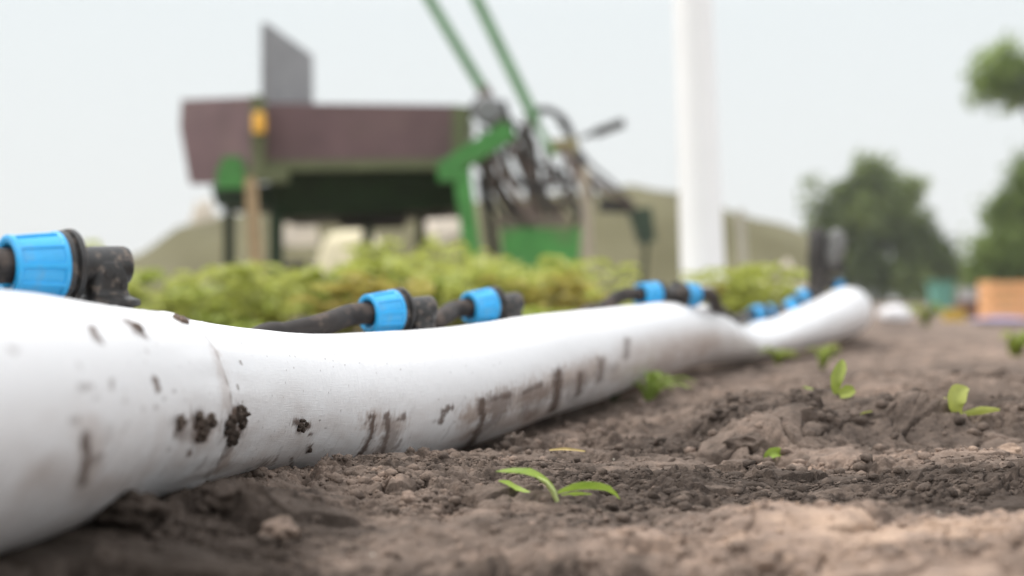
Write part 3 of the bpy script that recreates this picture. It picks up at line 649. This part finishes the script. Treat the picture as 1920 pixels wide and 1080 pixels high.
def crop_proto(seed, h, nl, lm, label):
    random.seed(seed); root = empty('crop_plant'); tag(root, label, 'crop plant', 'leafy crop plants behind the hose')
    st = MB(); lf = MB()
    for i in range(7):
        a = random.uniform(0, 6.28); s = random.uniform(.05, .24) * h / .3; hh = h * random.uniform(.55, 1.0)
        P = crom(np.array([(0, 0, -.03), (math.cos(a) * s * .3, math.sin(a) * s * .3, hh * .45), (math.cos(a) * s * .7, math.sin(a) * s * .7, hh * .8), (math.cos(a) * s, math.sin(a) * s, hh)]), np.linspace(0, 3, 10))
        st.tube(P, [.004] * 6 + [.003] * 4, 6)
        for k in range(nl):
            q = P[random.randrange(3, 10)]; b = random.uniform(0, 6.28); L = random.uniform(.06, .135); up = random.uniform(-.3, .7)
            dv = np.array([math.cos(b), math.sin(b), 0.]); pts = [q, q + dv * L * .4 + [0, 0, L * up * .5], q + dv * L * .8 + [0, 0, L * up * .6], q + dv * L * 1.1 + [0, 0, L * up * .3]]
            blade(lf, pts, [.006, L * .55, L * .5, .003], (-math.sin(b), math.cos(b), 0))
    st.build('stems', M_CSTEM, root, smooth=60); lf.build('leaves', lm, root, smooth=80)
    return root
LB = {0: 'yellow-green leafy crop plant in the blurred row behind the hose', 1: 'darker green leafy crop plant in the blurred row behind the hose', 2: 'ochre tinged leafy crop plant in the blurred row behind the hose'}
protos = [(crop_proto(1, .30, 7, M_CROP[0], LB[0])), (crop_proto(2, .27, 7, M_CROP[1], LB[1])), (crop_proto(3, .25, 6, M_CROP[2], LB[2])), (crop_proto(4, .32, 7, M_CROP[0], LB[0]))]
used = set(); random.seed(23)
spots = []
for k in range(112):
    d = random.uniform(3.6, 8.2); px = random.uniform(-60, 1235)
    yt = np.interp(px, [-60, 120, 240, 265, 330, 480, 560, 640, 720, 860, 960, 1100, 1235], [490, 490, 500, 530, 520, 500, 500, 490, 470, 472, 488, 505, 550]) + random.uniform(-22, 85) * random.random() ** .6
    hmax = H + (HY - yt) * d / F
    spots.append((px, d, hmax))
spots += [(145, 6.2, .40), (160, 6.6, .42), (218, 6.4, .43), (700, 6.5, .44), (735, 7, .44), (870, 6.3, .40)]
for px in (1330, 1350, 1372, 1395, 1415, 1440): spots.append((px, random.uniform(5.2, 6.8), .27))
for px, d, hm in spots:
    x = (px - CX) * d / F; y = d
    if hose_perp(x, y) > -.22: continue
    if d < 4.4 and px < 620 and random.random() < .7: continue
    k = random.choices([0, 1, 2, 3], [3, 4.5, .8, 2.5])[0]
    if 980 < px < 1180 and random.random() < .4: k = 2
    o = protos[k] if k not in used else copy_tree(protos[k]); used.add(k)
    if px < 240 and hm > .38: k = 0 if k == 2 else k
    sc = hm / (.30, .27, .25, .32)[k] * random.uniform(.85, 1.0)
    o.location = (x, y, gz(x, y, False)); o.rotation_euler = (0, 0, random.uniform(0, 6.28)); w_ = min(sc, 1.0) * random.uniform(.7, 1.05); o.scale = (w_, w_, sc)
for k in range(4):
    if k not in used: bpy.data.objects.remove(protos[k])

# ---------------------------------------------------------------- the farm machine
M_MAR = mat('maroon_paint', (.140, .085, .088), .55, .18, 3, dirt=(.17, .12, .11), dirt_amt=.5, dirt_scale=2)
M_GRN = mat('green_paint', (.065, .25, .055), .45, .2, 6, dirt=(.16, .15, .09), dirt_amt=.4, dirt_scale=4)
M_DGRN = mat('shadowed_green_paint', (.010, .028, .008), .6, .25, 6); M_OLV = mat('olive_edge', (.12, .135, .065), .6, .2, 6)  # underbody green painted nearly black for the shadow beneath the hopper
M_PALEGRN = mat('faded_green_paint', (.16, .31, .16), .5, .15, 6)
M_STEEL = mat('grey_steel', (.23, .23, .24), .5, .15, 5); M_RUST = mat('dusty_brown_steel', (.17, .13, .11), .7, .3, 12); M_RUB = mat('black_hose_rubber', (.06, .057, .055), .6, .3, 12)
M_DK = mat('dark_greasy_steel', (.05, .048, .045), .6, .3, 12)
M_TAN = mat('tan_wood', (.36, .26, .15), .8, .25, 20); M_AMB = mat('amber_lens', (.75, .40, .05), .35, .1, 20); M_BEI = mat('beige_pole', (.38, .33, .26), .7, .15, 15)
D = 12.0; u_ = D / F
mc = empty('harvest_machine', (at(640, 0, D)[0], D + .6, 0.0)); org = np.array(mc.location)
tag(mc, 'green farm machine with maroon hopper and two slanting green bars, blurred behind the crop', 'farm machine')
def A(px, py, d=D): return at(px, py, d) - org
def part(m, name, mt, smooth=None, parent=mc): return m.build(name, mt, parent, smooth=smooth)
hop = part(MB().prism([A(480, 193), A(850, 197), A(850, 302), A(480, 304)], (0, .05, 0)), 'hopper', M_MAR)
part(MB().prism([A(340, 187, 12.9), A(478, 181, 12.03), A(478, 345, 12.03), A(356, 345, 12.8), A(337, 238, 12.9)], (.02, .05, 0)), 'end_panel', M_MAR)
part(MB().prism([A(342, 192, 13.9), A(850, 202, 13.6), A(850, 300, 13.6), A(356, 335, 13.9)], (0, .05, 0)).prism([A(480, 300, 12.06), A(850, 300, 12.06), A(850, 303, 13.6), A(420, 330, 13.8)], (0, 0, .03)), 'back_panel', M_MAR)
part(MB().bar(A(500, 312, 11.96), A(850, 308, 11.96), .10, .085), 'bottom_rail', M_OLV)
part(MB().prism([A(848, 196, 11.98), A(880, 200, 11.98), A(872, 318, 11.98), A(846, 318, 11.98)], (0, 1.55, 0)), 'end_board', M_OLV)
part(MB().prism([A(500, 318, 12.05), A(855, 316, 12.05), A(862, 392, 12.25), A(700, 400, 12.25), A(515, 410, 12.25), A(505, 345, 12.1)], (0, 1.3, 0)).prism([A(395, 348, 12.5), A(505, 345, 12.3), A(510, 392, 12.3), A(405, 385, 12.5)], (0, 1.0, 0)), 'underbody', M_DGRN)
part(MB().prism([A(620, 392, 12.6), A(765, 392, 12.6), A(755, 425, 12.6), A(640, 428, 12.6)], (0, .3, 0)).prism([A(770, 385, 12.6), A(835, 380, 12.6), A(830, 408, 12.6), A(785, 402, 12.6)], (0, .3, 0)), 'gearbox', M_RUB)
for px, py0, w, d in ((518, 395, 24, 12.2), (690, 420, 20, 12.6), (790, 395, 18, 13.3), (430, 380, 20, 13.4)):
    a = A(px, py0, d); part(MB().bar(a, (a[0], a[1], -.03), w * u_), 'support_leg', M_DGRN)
for px in (560, 730):                                # carrying wheels, hidden low behind the crop
    c = A(px, 0, 13.0); r = .27
    w = MB(); w.lathe([(-.09, .12), (-.10, .22), (-.08, .26), (.08, .26), (.10, .22), (.09, .12)], 32, 'x'); w.v = [(c[0] + v_[1], c[1] + v_[0], .26 + v_[2]) for v_ in w.v]
    tw = part(w, 'wheel', M_RUB, 40)
    w = MB(); w.lathe([(-.05, 0), (-.06, .12), (.06, .12), (.05, 0)], 24, 'x'); w.v = [(c[0] + v_[1], c[1] + v_[0], .26 + v_[2]) for v_ in w.v]; part(w, 'rim', M_STEEL, 40, tw)
part(MB().prism([A(490, 43, 12.02), A(577, 104, 13.5), A(578, 196, 13.5), A(490, 196, 12.02)], (.05, 0, 0)).bar(A(572, 102, 13.45), A(574, 200, 13.45), .07), 'grey_panel', M_STEEL)
part(MB().bar(A(486, 335, 11.85), A(484, 180, 11.85), .115, .1).box(A(500, 330, 11.85), (.36, .1, .11)), 'lamp_post', M_OLV)
part(MB().lathe([(0, .0), (0, .052), (.13, .054), (.165, .042), (.175, 0)], 24, 'z'), 'amber_lamp', M_AMB, 40).location = A(486, 249, 11.72)
part(MB().prism([A(418, 293, 11.9), A(448, 293, 11.9), A(462, 325, 11.9), A(462, 352, 11.9), A(405, 352, 11.9), A(405, 325, 11.9)], (0, .15, 0)), 'bracket', M_GRN)
part(MB().bar(A(958, 242, 11.7), A(832, 322, 11.7), .16, .16), 'strut', M_GRN)
a = A(866, 322, 11.7); b = A(889, 500, 11.7); part(MB().bar(a, b, .17, .14).bar(b, (b[0] + .02, b[1], -.02), .17, .14).box(A(845, 322, 11.68), (.2, .18, .16)), 'front_leg', M_GRN)
part(MB().bar(A(770, -60, 12.2), A(908, 172, 12.2), .105, .09), 'lift_bar', M_PALEGRN)
part(MB().bar(A(865, -60, 11.6), A(1004, 226, 11.6), .115, .09).bar(A(1000, 220, 11.6), A(1038, 292, 11.6), .055, .055), 'lift_bar', M_PALEGRN)
for x0, y0, x1, y1, w, d in ((905, 165, 952, 260, 24, 12.2), (900, 300, 985, 435, 26, 12.3), (948, 240, 990, 335, 20, 12.5), (985, 240, 1002, 420, 22, 12.1), (1055, 275, 1098, 360, 16, 11.9), (930, 418, 1065, 412, 20, 12.0),
                             (1092, 318, 1185, 385, 9, 12.2), (1075, 300, 1150, 380, 8, 12.3), (945, 300, 990, 230, 12, 12.2), (1040, 420, 1075, 330, 10, 12.2), (960, 350, 1070, 345, 9, 12.4), (985, 395, 1085, 375, 12, 12.2), (905, 245, 925, 330, 14, 12.4), (1020, 275, 1045, 345, 9, 12.1), (925, 290, 1000, 420, 12, 11.9), (1000, 330, 1060, 420, 12, 12.4), (1030, 300, 1010, 420, 12, 12.6)):
    part(MB().bar(A(x0, y0, d), A(x1, y1, d), w * u_, w * u_), 'linkage_bar', M_RUST)
for x0, y0, x1, y1, w, d in ((902, 330, 928, 480, 20, 12.4), (885, 195, 955, 250, 34, 12.7), (940, 190, 960, 260, 18, 12.6), (1122, 386, 1188, 388, 24, 12.3), (960, 380, 1000, 430, 16, 12.7)):
    part(MB().bar(A(x0, y0, d), A(x1, y1, d), w * u_, w * u_), 'hitch_bar', M_DK)
c = A(915, 208, 12.0); w = MB(); w.lathe([(-.06, 0), (-.06, .10), (-.03, .125), (.03, .125), (.06, .10), (.06, 0)], 28, 'x'); w.v = [(c[0] + v_[1], c[1] + v_[0], c[2] + v_[2]) for v_ in w.v]; part(w, 'pulley', M_STEEL, 40)
for pts, r in (([(985, 222), (1018, 205), (1058, 226), (1082, 286), (1100, 330), (1112, 372)], 7), ([(975, 235), (1000, 300), (1060, 330), (1085, 400), (1075, 425)], 6), ([(935, 250), (960, 330), (1010, 360), (1040, 420)], 6), ([(1045, 225), (1100, 300), (1150, 345), (1180, 378)], 3.5), ([(900, 240), (935, 300), (945, 380), (985, 415)], 5), ([(955, 225), (1000, 260), (1010, 330), (1035, 410)], 4), ([(1060, 300), (1050, 360), (1085, 410)], 4), ([(905, 260), (915, 360), (950, 420)], 6), ([(1010, 210), (975, 300), (1000, 350), (1040, 330)], 5)):
    P = crom(np.array([A(x, y, 11.9 + .05 * i) for i, (x, y) in enumerate(pts)]), np.linspace(0, len(pts) - 1, 30)); part(MB().tube(P, r * u_, 10), 'hydraulic_hose', M_RUB, 50)
part(MB().bar(A(1090, 258, 12), A(1125, 245, 12), .04).bar(A(1115, 250, 12), A(1170, 230, 12), .075), 'lever', M_RUB)
part(MB().prism([A(1028, 262, 11.9), A(1085, 258, 11.9), A(1080, 288, 11.9), A(1035, 290, 11.9)], (0, .06, 0)), 'bracket', mat('ochre_bracket', (.33, .29, .14), .6, .2, 10))
part(MB().prism([A(938, 428, 11.8), A(1090, 428, 11.8), A(1080, 560, 11.8), A(948, 560, 11.8)], (0, .45, 0)), 'tub', M_GRN)
part(MB().prism([A(1178, 392, 12.6), A(1222, 388, 12.6), A(1230, 452, 12.6), A(1200, 458, 12.6)], (0, .2, 0)).bar(A(1212, 455, 12.6), (A(1212, 460, 12.6)[0], .7, -.02), .04), 'drawbar_box', mat('faded_dark_green', (.045, .07, .045), .6, .2, 6))

# stakes and post
def stake(px0, py0, px1, d, w, mt, label):
    top = at(px0, py0, d); x1 = at(px1, 500, d)[0]; base = np.array([x1, d, gz(x1, d, False) - .03])
    root = empty('stake', tuple(base)); m = MB(); t = top - base
    m.bar((0, 0, 0), t, w * d / F, w * d / F * .7); tip = t / np.linalg.norm(t)
    m.bar(t, t + tip * w * d / F * .25, w * d / F * .7, w * d / F * .5)
    ob = m.build('stake', mt); bpy.data.objects.remove(root); ob.location = tuple(base)
    tag(ob, label, 'stake'); return ob
stake(470, 340, 488, 9.5, 27, M_TAN, 'tan wooden stake standing in the crop in front of the maroon hopper')
stake(1096, 318, 1110, 9.5, 24, M_BEI, 'thin beige stake in the crop in front of the green tub')
stake(1388, 398, 1402, 10, 20, mat('pale_pole', (.42, .40, .33), .7, .1, 10), 'faint pale stake just right of the white post')
dpost = 8.5; b0 = at(1322, 540, dpost); t0 = at(1297, -60, dpost); b0[2] = gz(b0[0], dpost, False) - .03
wp = MB(); L = t0 - b0; wp.tube([(0, 0, 0), L * .2, L * .6, L], [.132, .131, .121, .117], 48)
ob = wp.build('white_post', mat('white_post_plastic', (.88, .89, .90), .35, .02, 4), smooth=50); ob.location = tuple(b0)
tag(ob, 'tall thick white round post leaning slightly left and cut by the top edge', 'post')

# ---------------------------------------------------------------- bank, heaps, trees, far things
def hill_mat():
    m = mat('olive_bank', (.12, .108, .052), .9, .22, .5, col2=(.15, .138, .075)); return m
DB = 40.0
prof = [(120, 560), (200, 505), (250, 484), (350, 426), (400, 412), (520, 398), (700, 388), (900, 375), (1100, 360), (1180, 353), (1270, 362), (1370, 398), (1500, 433), (1520, 445), (1545, 545), (1550, 575)]
xs = np.arange(100, 1560, 6.); hh = np.interp(xs, [p[0] for p in prof], [p[1] for p in prof])
top = np.array([at(x, y, DB) for x, y in zip(xs, hh)]); dep = np.linspace(-6, 10, 33)
V = np.array([[(t[0], DB + q, max(-.05, (t[2] + .02) * (1 - sst(.0, 1, abs(q) / (6 if q < 0 else 10)))) + .18 * perlin(t[0] / 1.4, q / 1.2, 90) * (t[2] > .4)) for q in dep] for t in top])
nI, nJ = V.shape[:2]; idx = np.arange(nI * nJ).reshape(nI, nJ)
tag(mesh_np('hill', V.reshape(-1, 3), np.stack([idx[:-1, :-1], idx[1:, :-1], idx[1:, 1:], idx[:-1, 1:]], -1).reshape(-1, 4), hill_mat()), 'long olive green bank rising behind the machine and dropping to the right', kind='structure')
M_SAND = mat('pale_sand', (.62, .55, .46), .9, .12, 1.5)
def heap(px0, px1, pyt, pyb, d, label, mt=M_SAND, seed=1):
    c = at((px0 + px1) / 2, pyb, d); rx = (px1 - px0) / 2 * d / F; h = (pyb - pyt) * d / F
    n = 40; onbank = d > 30; zb = c[2] - .1 if onbank else 0.0
    a, r = np.meshgrid(np.linspace(0, 2 * np.pi, n, endpoint=False), np.linspace(0, 1, 14), indexing='ij')
    x = rx * r * np.cos(a); y = min(rx * .6, 1.2) * r * np.sin(a); k = 1 + .35 * perlin(np.cos(a) * 1.3 + seed, np.sin(a) * 1.3, seed)
    z = (c[2] + h - zb) * (np.clip(1 - r ** 2.6, 0, 1) * (1 + .35 * perlin(x / rx * 2.5, y / rx * 2.5, seed))) - (1.6 if onbank else .03) * r ** 6
    P = np.stack([x * k, y * k, z], -1).reshape(-1, 3); idx = np.arange(n * 14).reshape(n, 14); i2 = np.roll(idx, -1, 0)
    ob = mesh_np('sand_heap', P, np.stack([idx[:, :-1], idx[:, 1:], i2[:, 1:], i2[:, :-1]], -1).reshape(-1, 4), mt)
    ob.location = (c[0], d, zb); return tag(ob, label, 'sand heap', 'pale heaps in front of the bank')
heap(352, 415, 378, 425, 40, 'pale pinkish heap under the left end of the maroon hopper', seed=2)
heap(525, 605, 402, 455, 37.6, 'pale round heap seen under the machine right of the dark leg', seed=3)
heap(590, 740, 432, 478, 36.5, 'low cream heap seen under the middle of the machine', mat('cream_sand', (.66, .60, .42), .9, .1, 1.5), seed=4)
heap(765, 890, 398, 445, 37.8, 'pale sloping heap seen beside the green front leg', seed=5)
heap(1405, 1525, 505, 560, 16, 'cream heap behind the weeds between the white post and the outlet pipe', seed=6)

def tree(name, base, trunk, lobes, nleaf, size, lm, label, d, seed, limbs):
    rg = np.random.default_rng(seed); root = empty(name, tuple(base)); tag(root, label, 'tree')
    L = [(at(px, py, d) - base, rx * d / F, rz * d / F) for px, py, rx, rz in lobes]
    wgt = np.array([rx * rx * rz for _, rx, rz in L]); wgt = wgt ** .75; wgt /= wgt.sum()
    # leaf clumps, each a loose spray of leaves
    nc = nleaf // 26; C = []; 
    while len(C) < nc:
        i = rg.choice(len(L), p=wgt); c, rx, rz = L[i]; v = rg.standard_normal(3); v /= np.linalg.norm(v); v *= rg.random() ** .45
        C.append(np.array(c) + v * [rx, rx * .9, rz] * (1 + .15 * rg.standard_normal()))
    C = np.array(C); cs = size * (1.1 + 1.1 * rg.random(nc))
    P = (C[:, None] + rg.standard_normal((nc, 26, 3)) * cs[:, None, None] * .8).reshape(-1, 3)
    n = len(P); a = rg.standard_normal((n, 3)); a /= np.linalg.norm(a, axis=1)[:, None]; b = np.cross(a, rg.standard_normal((n, 3))); b /= np.linalg.norm(b, axis=1)[:, None]
    s = (size * (.6 + .8 * rg.random(n)))[:, None]
    V = np.stack([P - a * s, P + b * s * .45, P + a * s, P - b * s * .45], 1).reshape(-1, 3)
    mesh_np('crown', V, np.arange(4 * n).reshape(n, 4), lm, root, smooth=False)
    m = MB(); m.tube(crom(np.array([np.array(p[:3]) for p in trunk]), np.linspace(0, len(trunk) - 1, 12)), np.interp(np.linspace(0, 1, 12), np.linspace(0, 1, len(trunk)), [p[3] for p in trunk]), 12)
    for p0, p1, r in limbs:
        p0 = np.array(p0, float); p1 = np.array(p1, float); md = (p0 + p1) / 2 + rg.standard_normal(3) * .15
        m.tube(crom(np.array([p0, md, p1]), np.linspace(0, 2, 8)), np.linspace(r, r * .35, 8), 8)
    m.build('trunk', M_BARK, root, smooth=60)
    return root
M_BARK = mat('bark', (.10, .08, .06), .9, .3, 8, .4, 30)
M_T1 = mat('tree_leaf_dull', (.12, .18, .06), .6, .45, .35, trans=.45, col2=(.29, .36, .11)); M_T2 = mat('tree_leaf_green', (.16, .25, .06), .6, .45, .4, trans=.5, col2=(.32, .42, .11))
d1 = 90; b1 = at(1650, 567, d1); b1[2] = 0
tree('leafy_tree', b1, [(0, 0, -.2, .35), (0, 0, 1.5, .3), (.1, 0, 4, .2), (.1, 0, 6.5, .08)],
     [(1630, 420, 70, 60), (1560, 400, 36, 38), (1545, 455, 34, 50), (1640, 335, 40, 26), (1535, 355, 20, 22), (1600, 365, 34, 26), (1700, 350, 26, 14), (1675, 385, 40, 30), (1705, 440, 46, 44), (1750, 475, 34, 32), (1775, 515, 30, 36), (1600, 505, 62, 50), (1690, 520, 70, 42), (1655, 318, 24, 12)],
     15000, .27, M_T1, 'broad dull green tree beyond the far bend of the hose', d1, 5, [((0, 0, 1.6), (-2.6, .3, 4.5), .14), ((0, 0, 1.8), (2.4, -.2, 3.6), .14), ((.1, 0, 3), (.8, .2, 7), .10), ((0, 0, 2.4), (-1, -.4, 6.5), .1)])
d2 = 60; b2 = at(2010, 567, d2); b2[2] = 0
tree('leafy_tree', b2, [(0, 0, -.2, .42), (.05, 0, 2, .36), (.1, 0, 5.5, .26), (0, 0, 9, .12)],
     [(1890, 415, 44, 60), (1868, 480, 42, 56), (1895, 470, 50, 70), (1850, 515, 34, 46), (1860, 535, 40, 30), (1915, 350, 34, 50), (1940, 480, 80, 70), (1960, 370, 60, 90), (2040, 400, 90, 120), (2100, 300, 90, 120), (1985, 520, 100, 40), (1860, 135, 34, 26), (1880, 172, 34, 26), (1900, 120, 34, 34), (1838, 172, 18, 14), (1920, 165, 30, 30), (1870, 95, 18, 16), (1975, 145, 50, 50), (2050, 150, 80, 80), (1835, 150, 20, 18)],
     26000, .19, M_T2, 'green tree reaching in at the right edge with a separate bough high up', d2, 8, [((.1, 0, 4), (-2.4, 0, 9.2), .15), ((.1, 0, 4.5), (2.0, .3, 9.5), .15), ((0, 0, 2.2), (-2.2, 0, 3.6), .12), ((0, 0, 2), (2.2, .2, 5), .12)])
d3 = 110
for i, (px, w, hpx, lab) in enumerate(((1780, 60, 62, 'low dark bush between the two trees'), (1840, 50, 50, 'lower dark bush left of the right-hand tree'))):
    b3 = at(px, 567, d3); b3[2] = 0
    r_ = tree('bush', b3, [(0, 0, -.1, .12), (0, 0, .6, .1), (0, 0, 1.2, .05)], [(px, 567 - hpx * .45, w, hpx * .5), (px - w * .4, 567 - hpx * .3, w * .6, hpx * .35), (px + w * .4, 567 - hpx * .35, w * .6, hpx * .4)], 4200, .28, M_T1, lab, d3, 20 + i, [((0, 0, .5), (-.8, 0, 1.4), .05), ((0, 0, .5), (.8, 0, 1.5), .05)])
    r_['category'] = 'bush'

# things standing at the far edge of the field, right
def crate(px0, px1, pyt, pyb, d, mt, label):
    c = at((px0 + px1) / 2, pyb, d); w = (px1 - px0) * d / F; h = (pyb - pyt) * d / F; root = empty('crate', (c[0], d, 0)); tag(root, label, 'crate')
    zb = max(gz(c[0], d, False), 0) - .01; h = c[2] + h - zb; m = MB()
    n = 4; sh = h / n
    for k in range(n):
        z = zb + sh * (k + .5)
        for s in (-1, 1):
            m.box((0, s * w * .4, z), (w, .02, sh * .86)); m.box((s * w * .49, 0, z), (.018, w * .76, sh * .86))
    m.build('slatted_side', mt, root)
    p_ = MB()
    for sx in (-1, 1):
        for sy in (-1, 1): p_.box((sx * w * .455, sy * w * .355, zb + h / 2), (.04, .04, h + .006))
    p_.box((0, 0, zb + .02), (w * .94, w * .72, .02)); p_.build('corner_frame', mt, root)
    return root
crate(1845, 1925, 527, 602, 13, mat('orange_plastic', (.78, .42, .20), .5, .12, 10), 'orange slatted crate standing at the right edge of the far field')
def tub_thing(name, px0, px1, pyt, pyb, d, mt, label, cat, rim=True):
    c = at((px0 + px1) / 2, pyb, d); r = (px1 - px0) / 2 * d / F; x, y = c[0], d; zb = gz(x, y, False); h = at(0, pyt, d)[2] - zb
    root = empty(name, (x, y, zb)); tag(root, label, cat)
    MB().lathe([(-.01, 0), (-.01, r * .8), (h * .9, r * .97), (h, r), (h, r * .93), (h * .3, r * .8), (h * .3, 0)], 32, 'z').build('shell', mt, root, smooth=40)
    if rim: MB().lathe([(h * .9, r), (h * .93, r * 1.05), (h + .004, r * 1.05), (h + .004, r * .95)], 32, 'z').build('rim', mt, root, smooth=40)
    return root
tub_thing('bucket', 1765, 1812, 580, 606, 11.5, mat('yellow_plastic', (.62, .42, .08), .45, .1, 10), 'yellow bucket left of the orange crate', 'bucket')
tub_thing('barrel', 1738, 1790, 528, 575, 24, mat('teal_plastic', (.14, .33, .27), .5, .15, 10), 'teal barrel in front of the far bushes', 'barrel')
tub_thing('barrel', 1796, 1834, 540, 572, 22, mat('pale_grey_plastic', (.45, .45, .45), .5, .1, 10), 'pale grey barrel just left of the orange crate', 'barrel')
tub_thing('pot', 1792, 1836, 564, 600, 14, mat('red_brown_clay', (.20, .11, .09), .7, .2, 10), 'red-brown pot between the yellow bucket and the orange crate', 'pot')
def sack(name, px0, px1, pyt, pyb, d, mt, label, cat, seed):
    c = at((px0 + px1) / 2, pyb, d); w = (px1 - px0) / 2 * d / F; h = (pyb - pyt) * d / F; v, f = I3
    zb = gz(c[0], d, False); hh = at(0, pyt, d)[2] - zb
    P = v * np.array([w, w * .55, hh * .55]); P *= (1 + .12 * perlin(v[:, 0] * 2.2 + seed, v[:, 1] * 2.2 + v[:, 2] * 2, seed))[:, None]; P[:, 2] = np.maximum(P[:, 2], -hh * .42) + hh * .42
    ob = mesh_np(name, P, f, mt); ob.location = (c[0], d, zb); return tag(ob, label, cat)
sack('folded_tarp', 1822, 1935, 594, 618, 10.2, mat('violet_cloth', (.36, .32, .52), .7, .15, 10), 'folded violet tarpaulin lying in front of the orange crate', 'tarpaulin', 3)
sack('white_bag', 1645, 1712, 572, 606, 11, mat('white_bag_cloth', (.75, .74, .76), .6, .06, 10), 'white bag lying on the soil right of the far hose bend', 'bag', 5)
print('objects', len(bpy.data.objects))

hz = MB().box((0, 110, 24), (500, 300, 50.5)).build('haze', bpy.data.materials.new('haze_air')); tag(hz, 'thin pale summer haze over the field', 'haze', kind='stuff')
hm = hz.data.materials[0]; hm.use_nodes = True; t = hm.node_tree; t.nodes.clear()
o_ = N(t, 'ShaderNodeOutputMaterial'); pv = N(t, 'ShaderNodeVolumePrincipled'); pv.inputs['Density'].default_value = .0006; pv.inputs['Color'].default_value = (.93, .95, .97, 1)
t.links.new(pv.outputs[0], o_.inputs['Volume'])
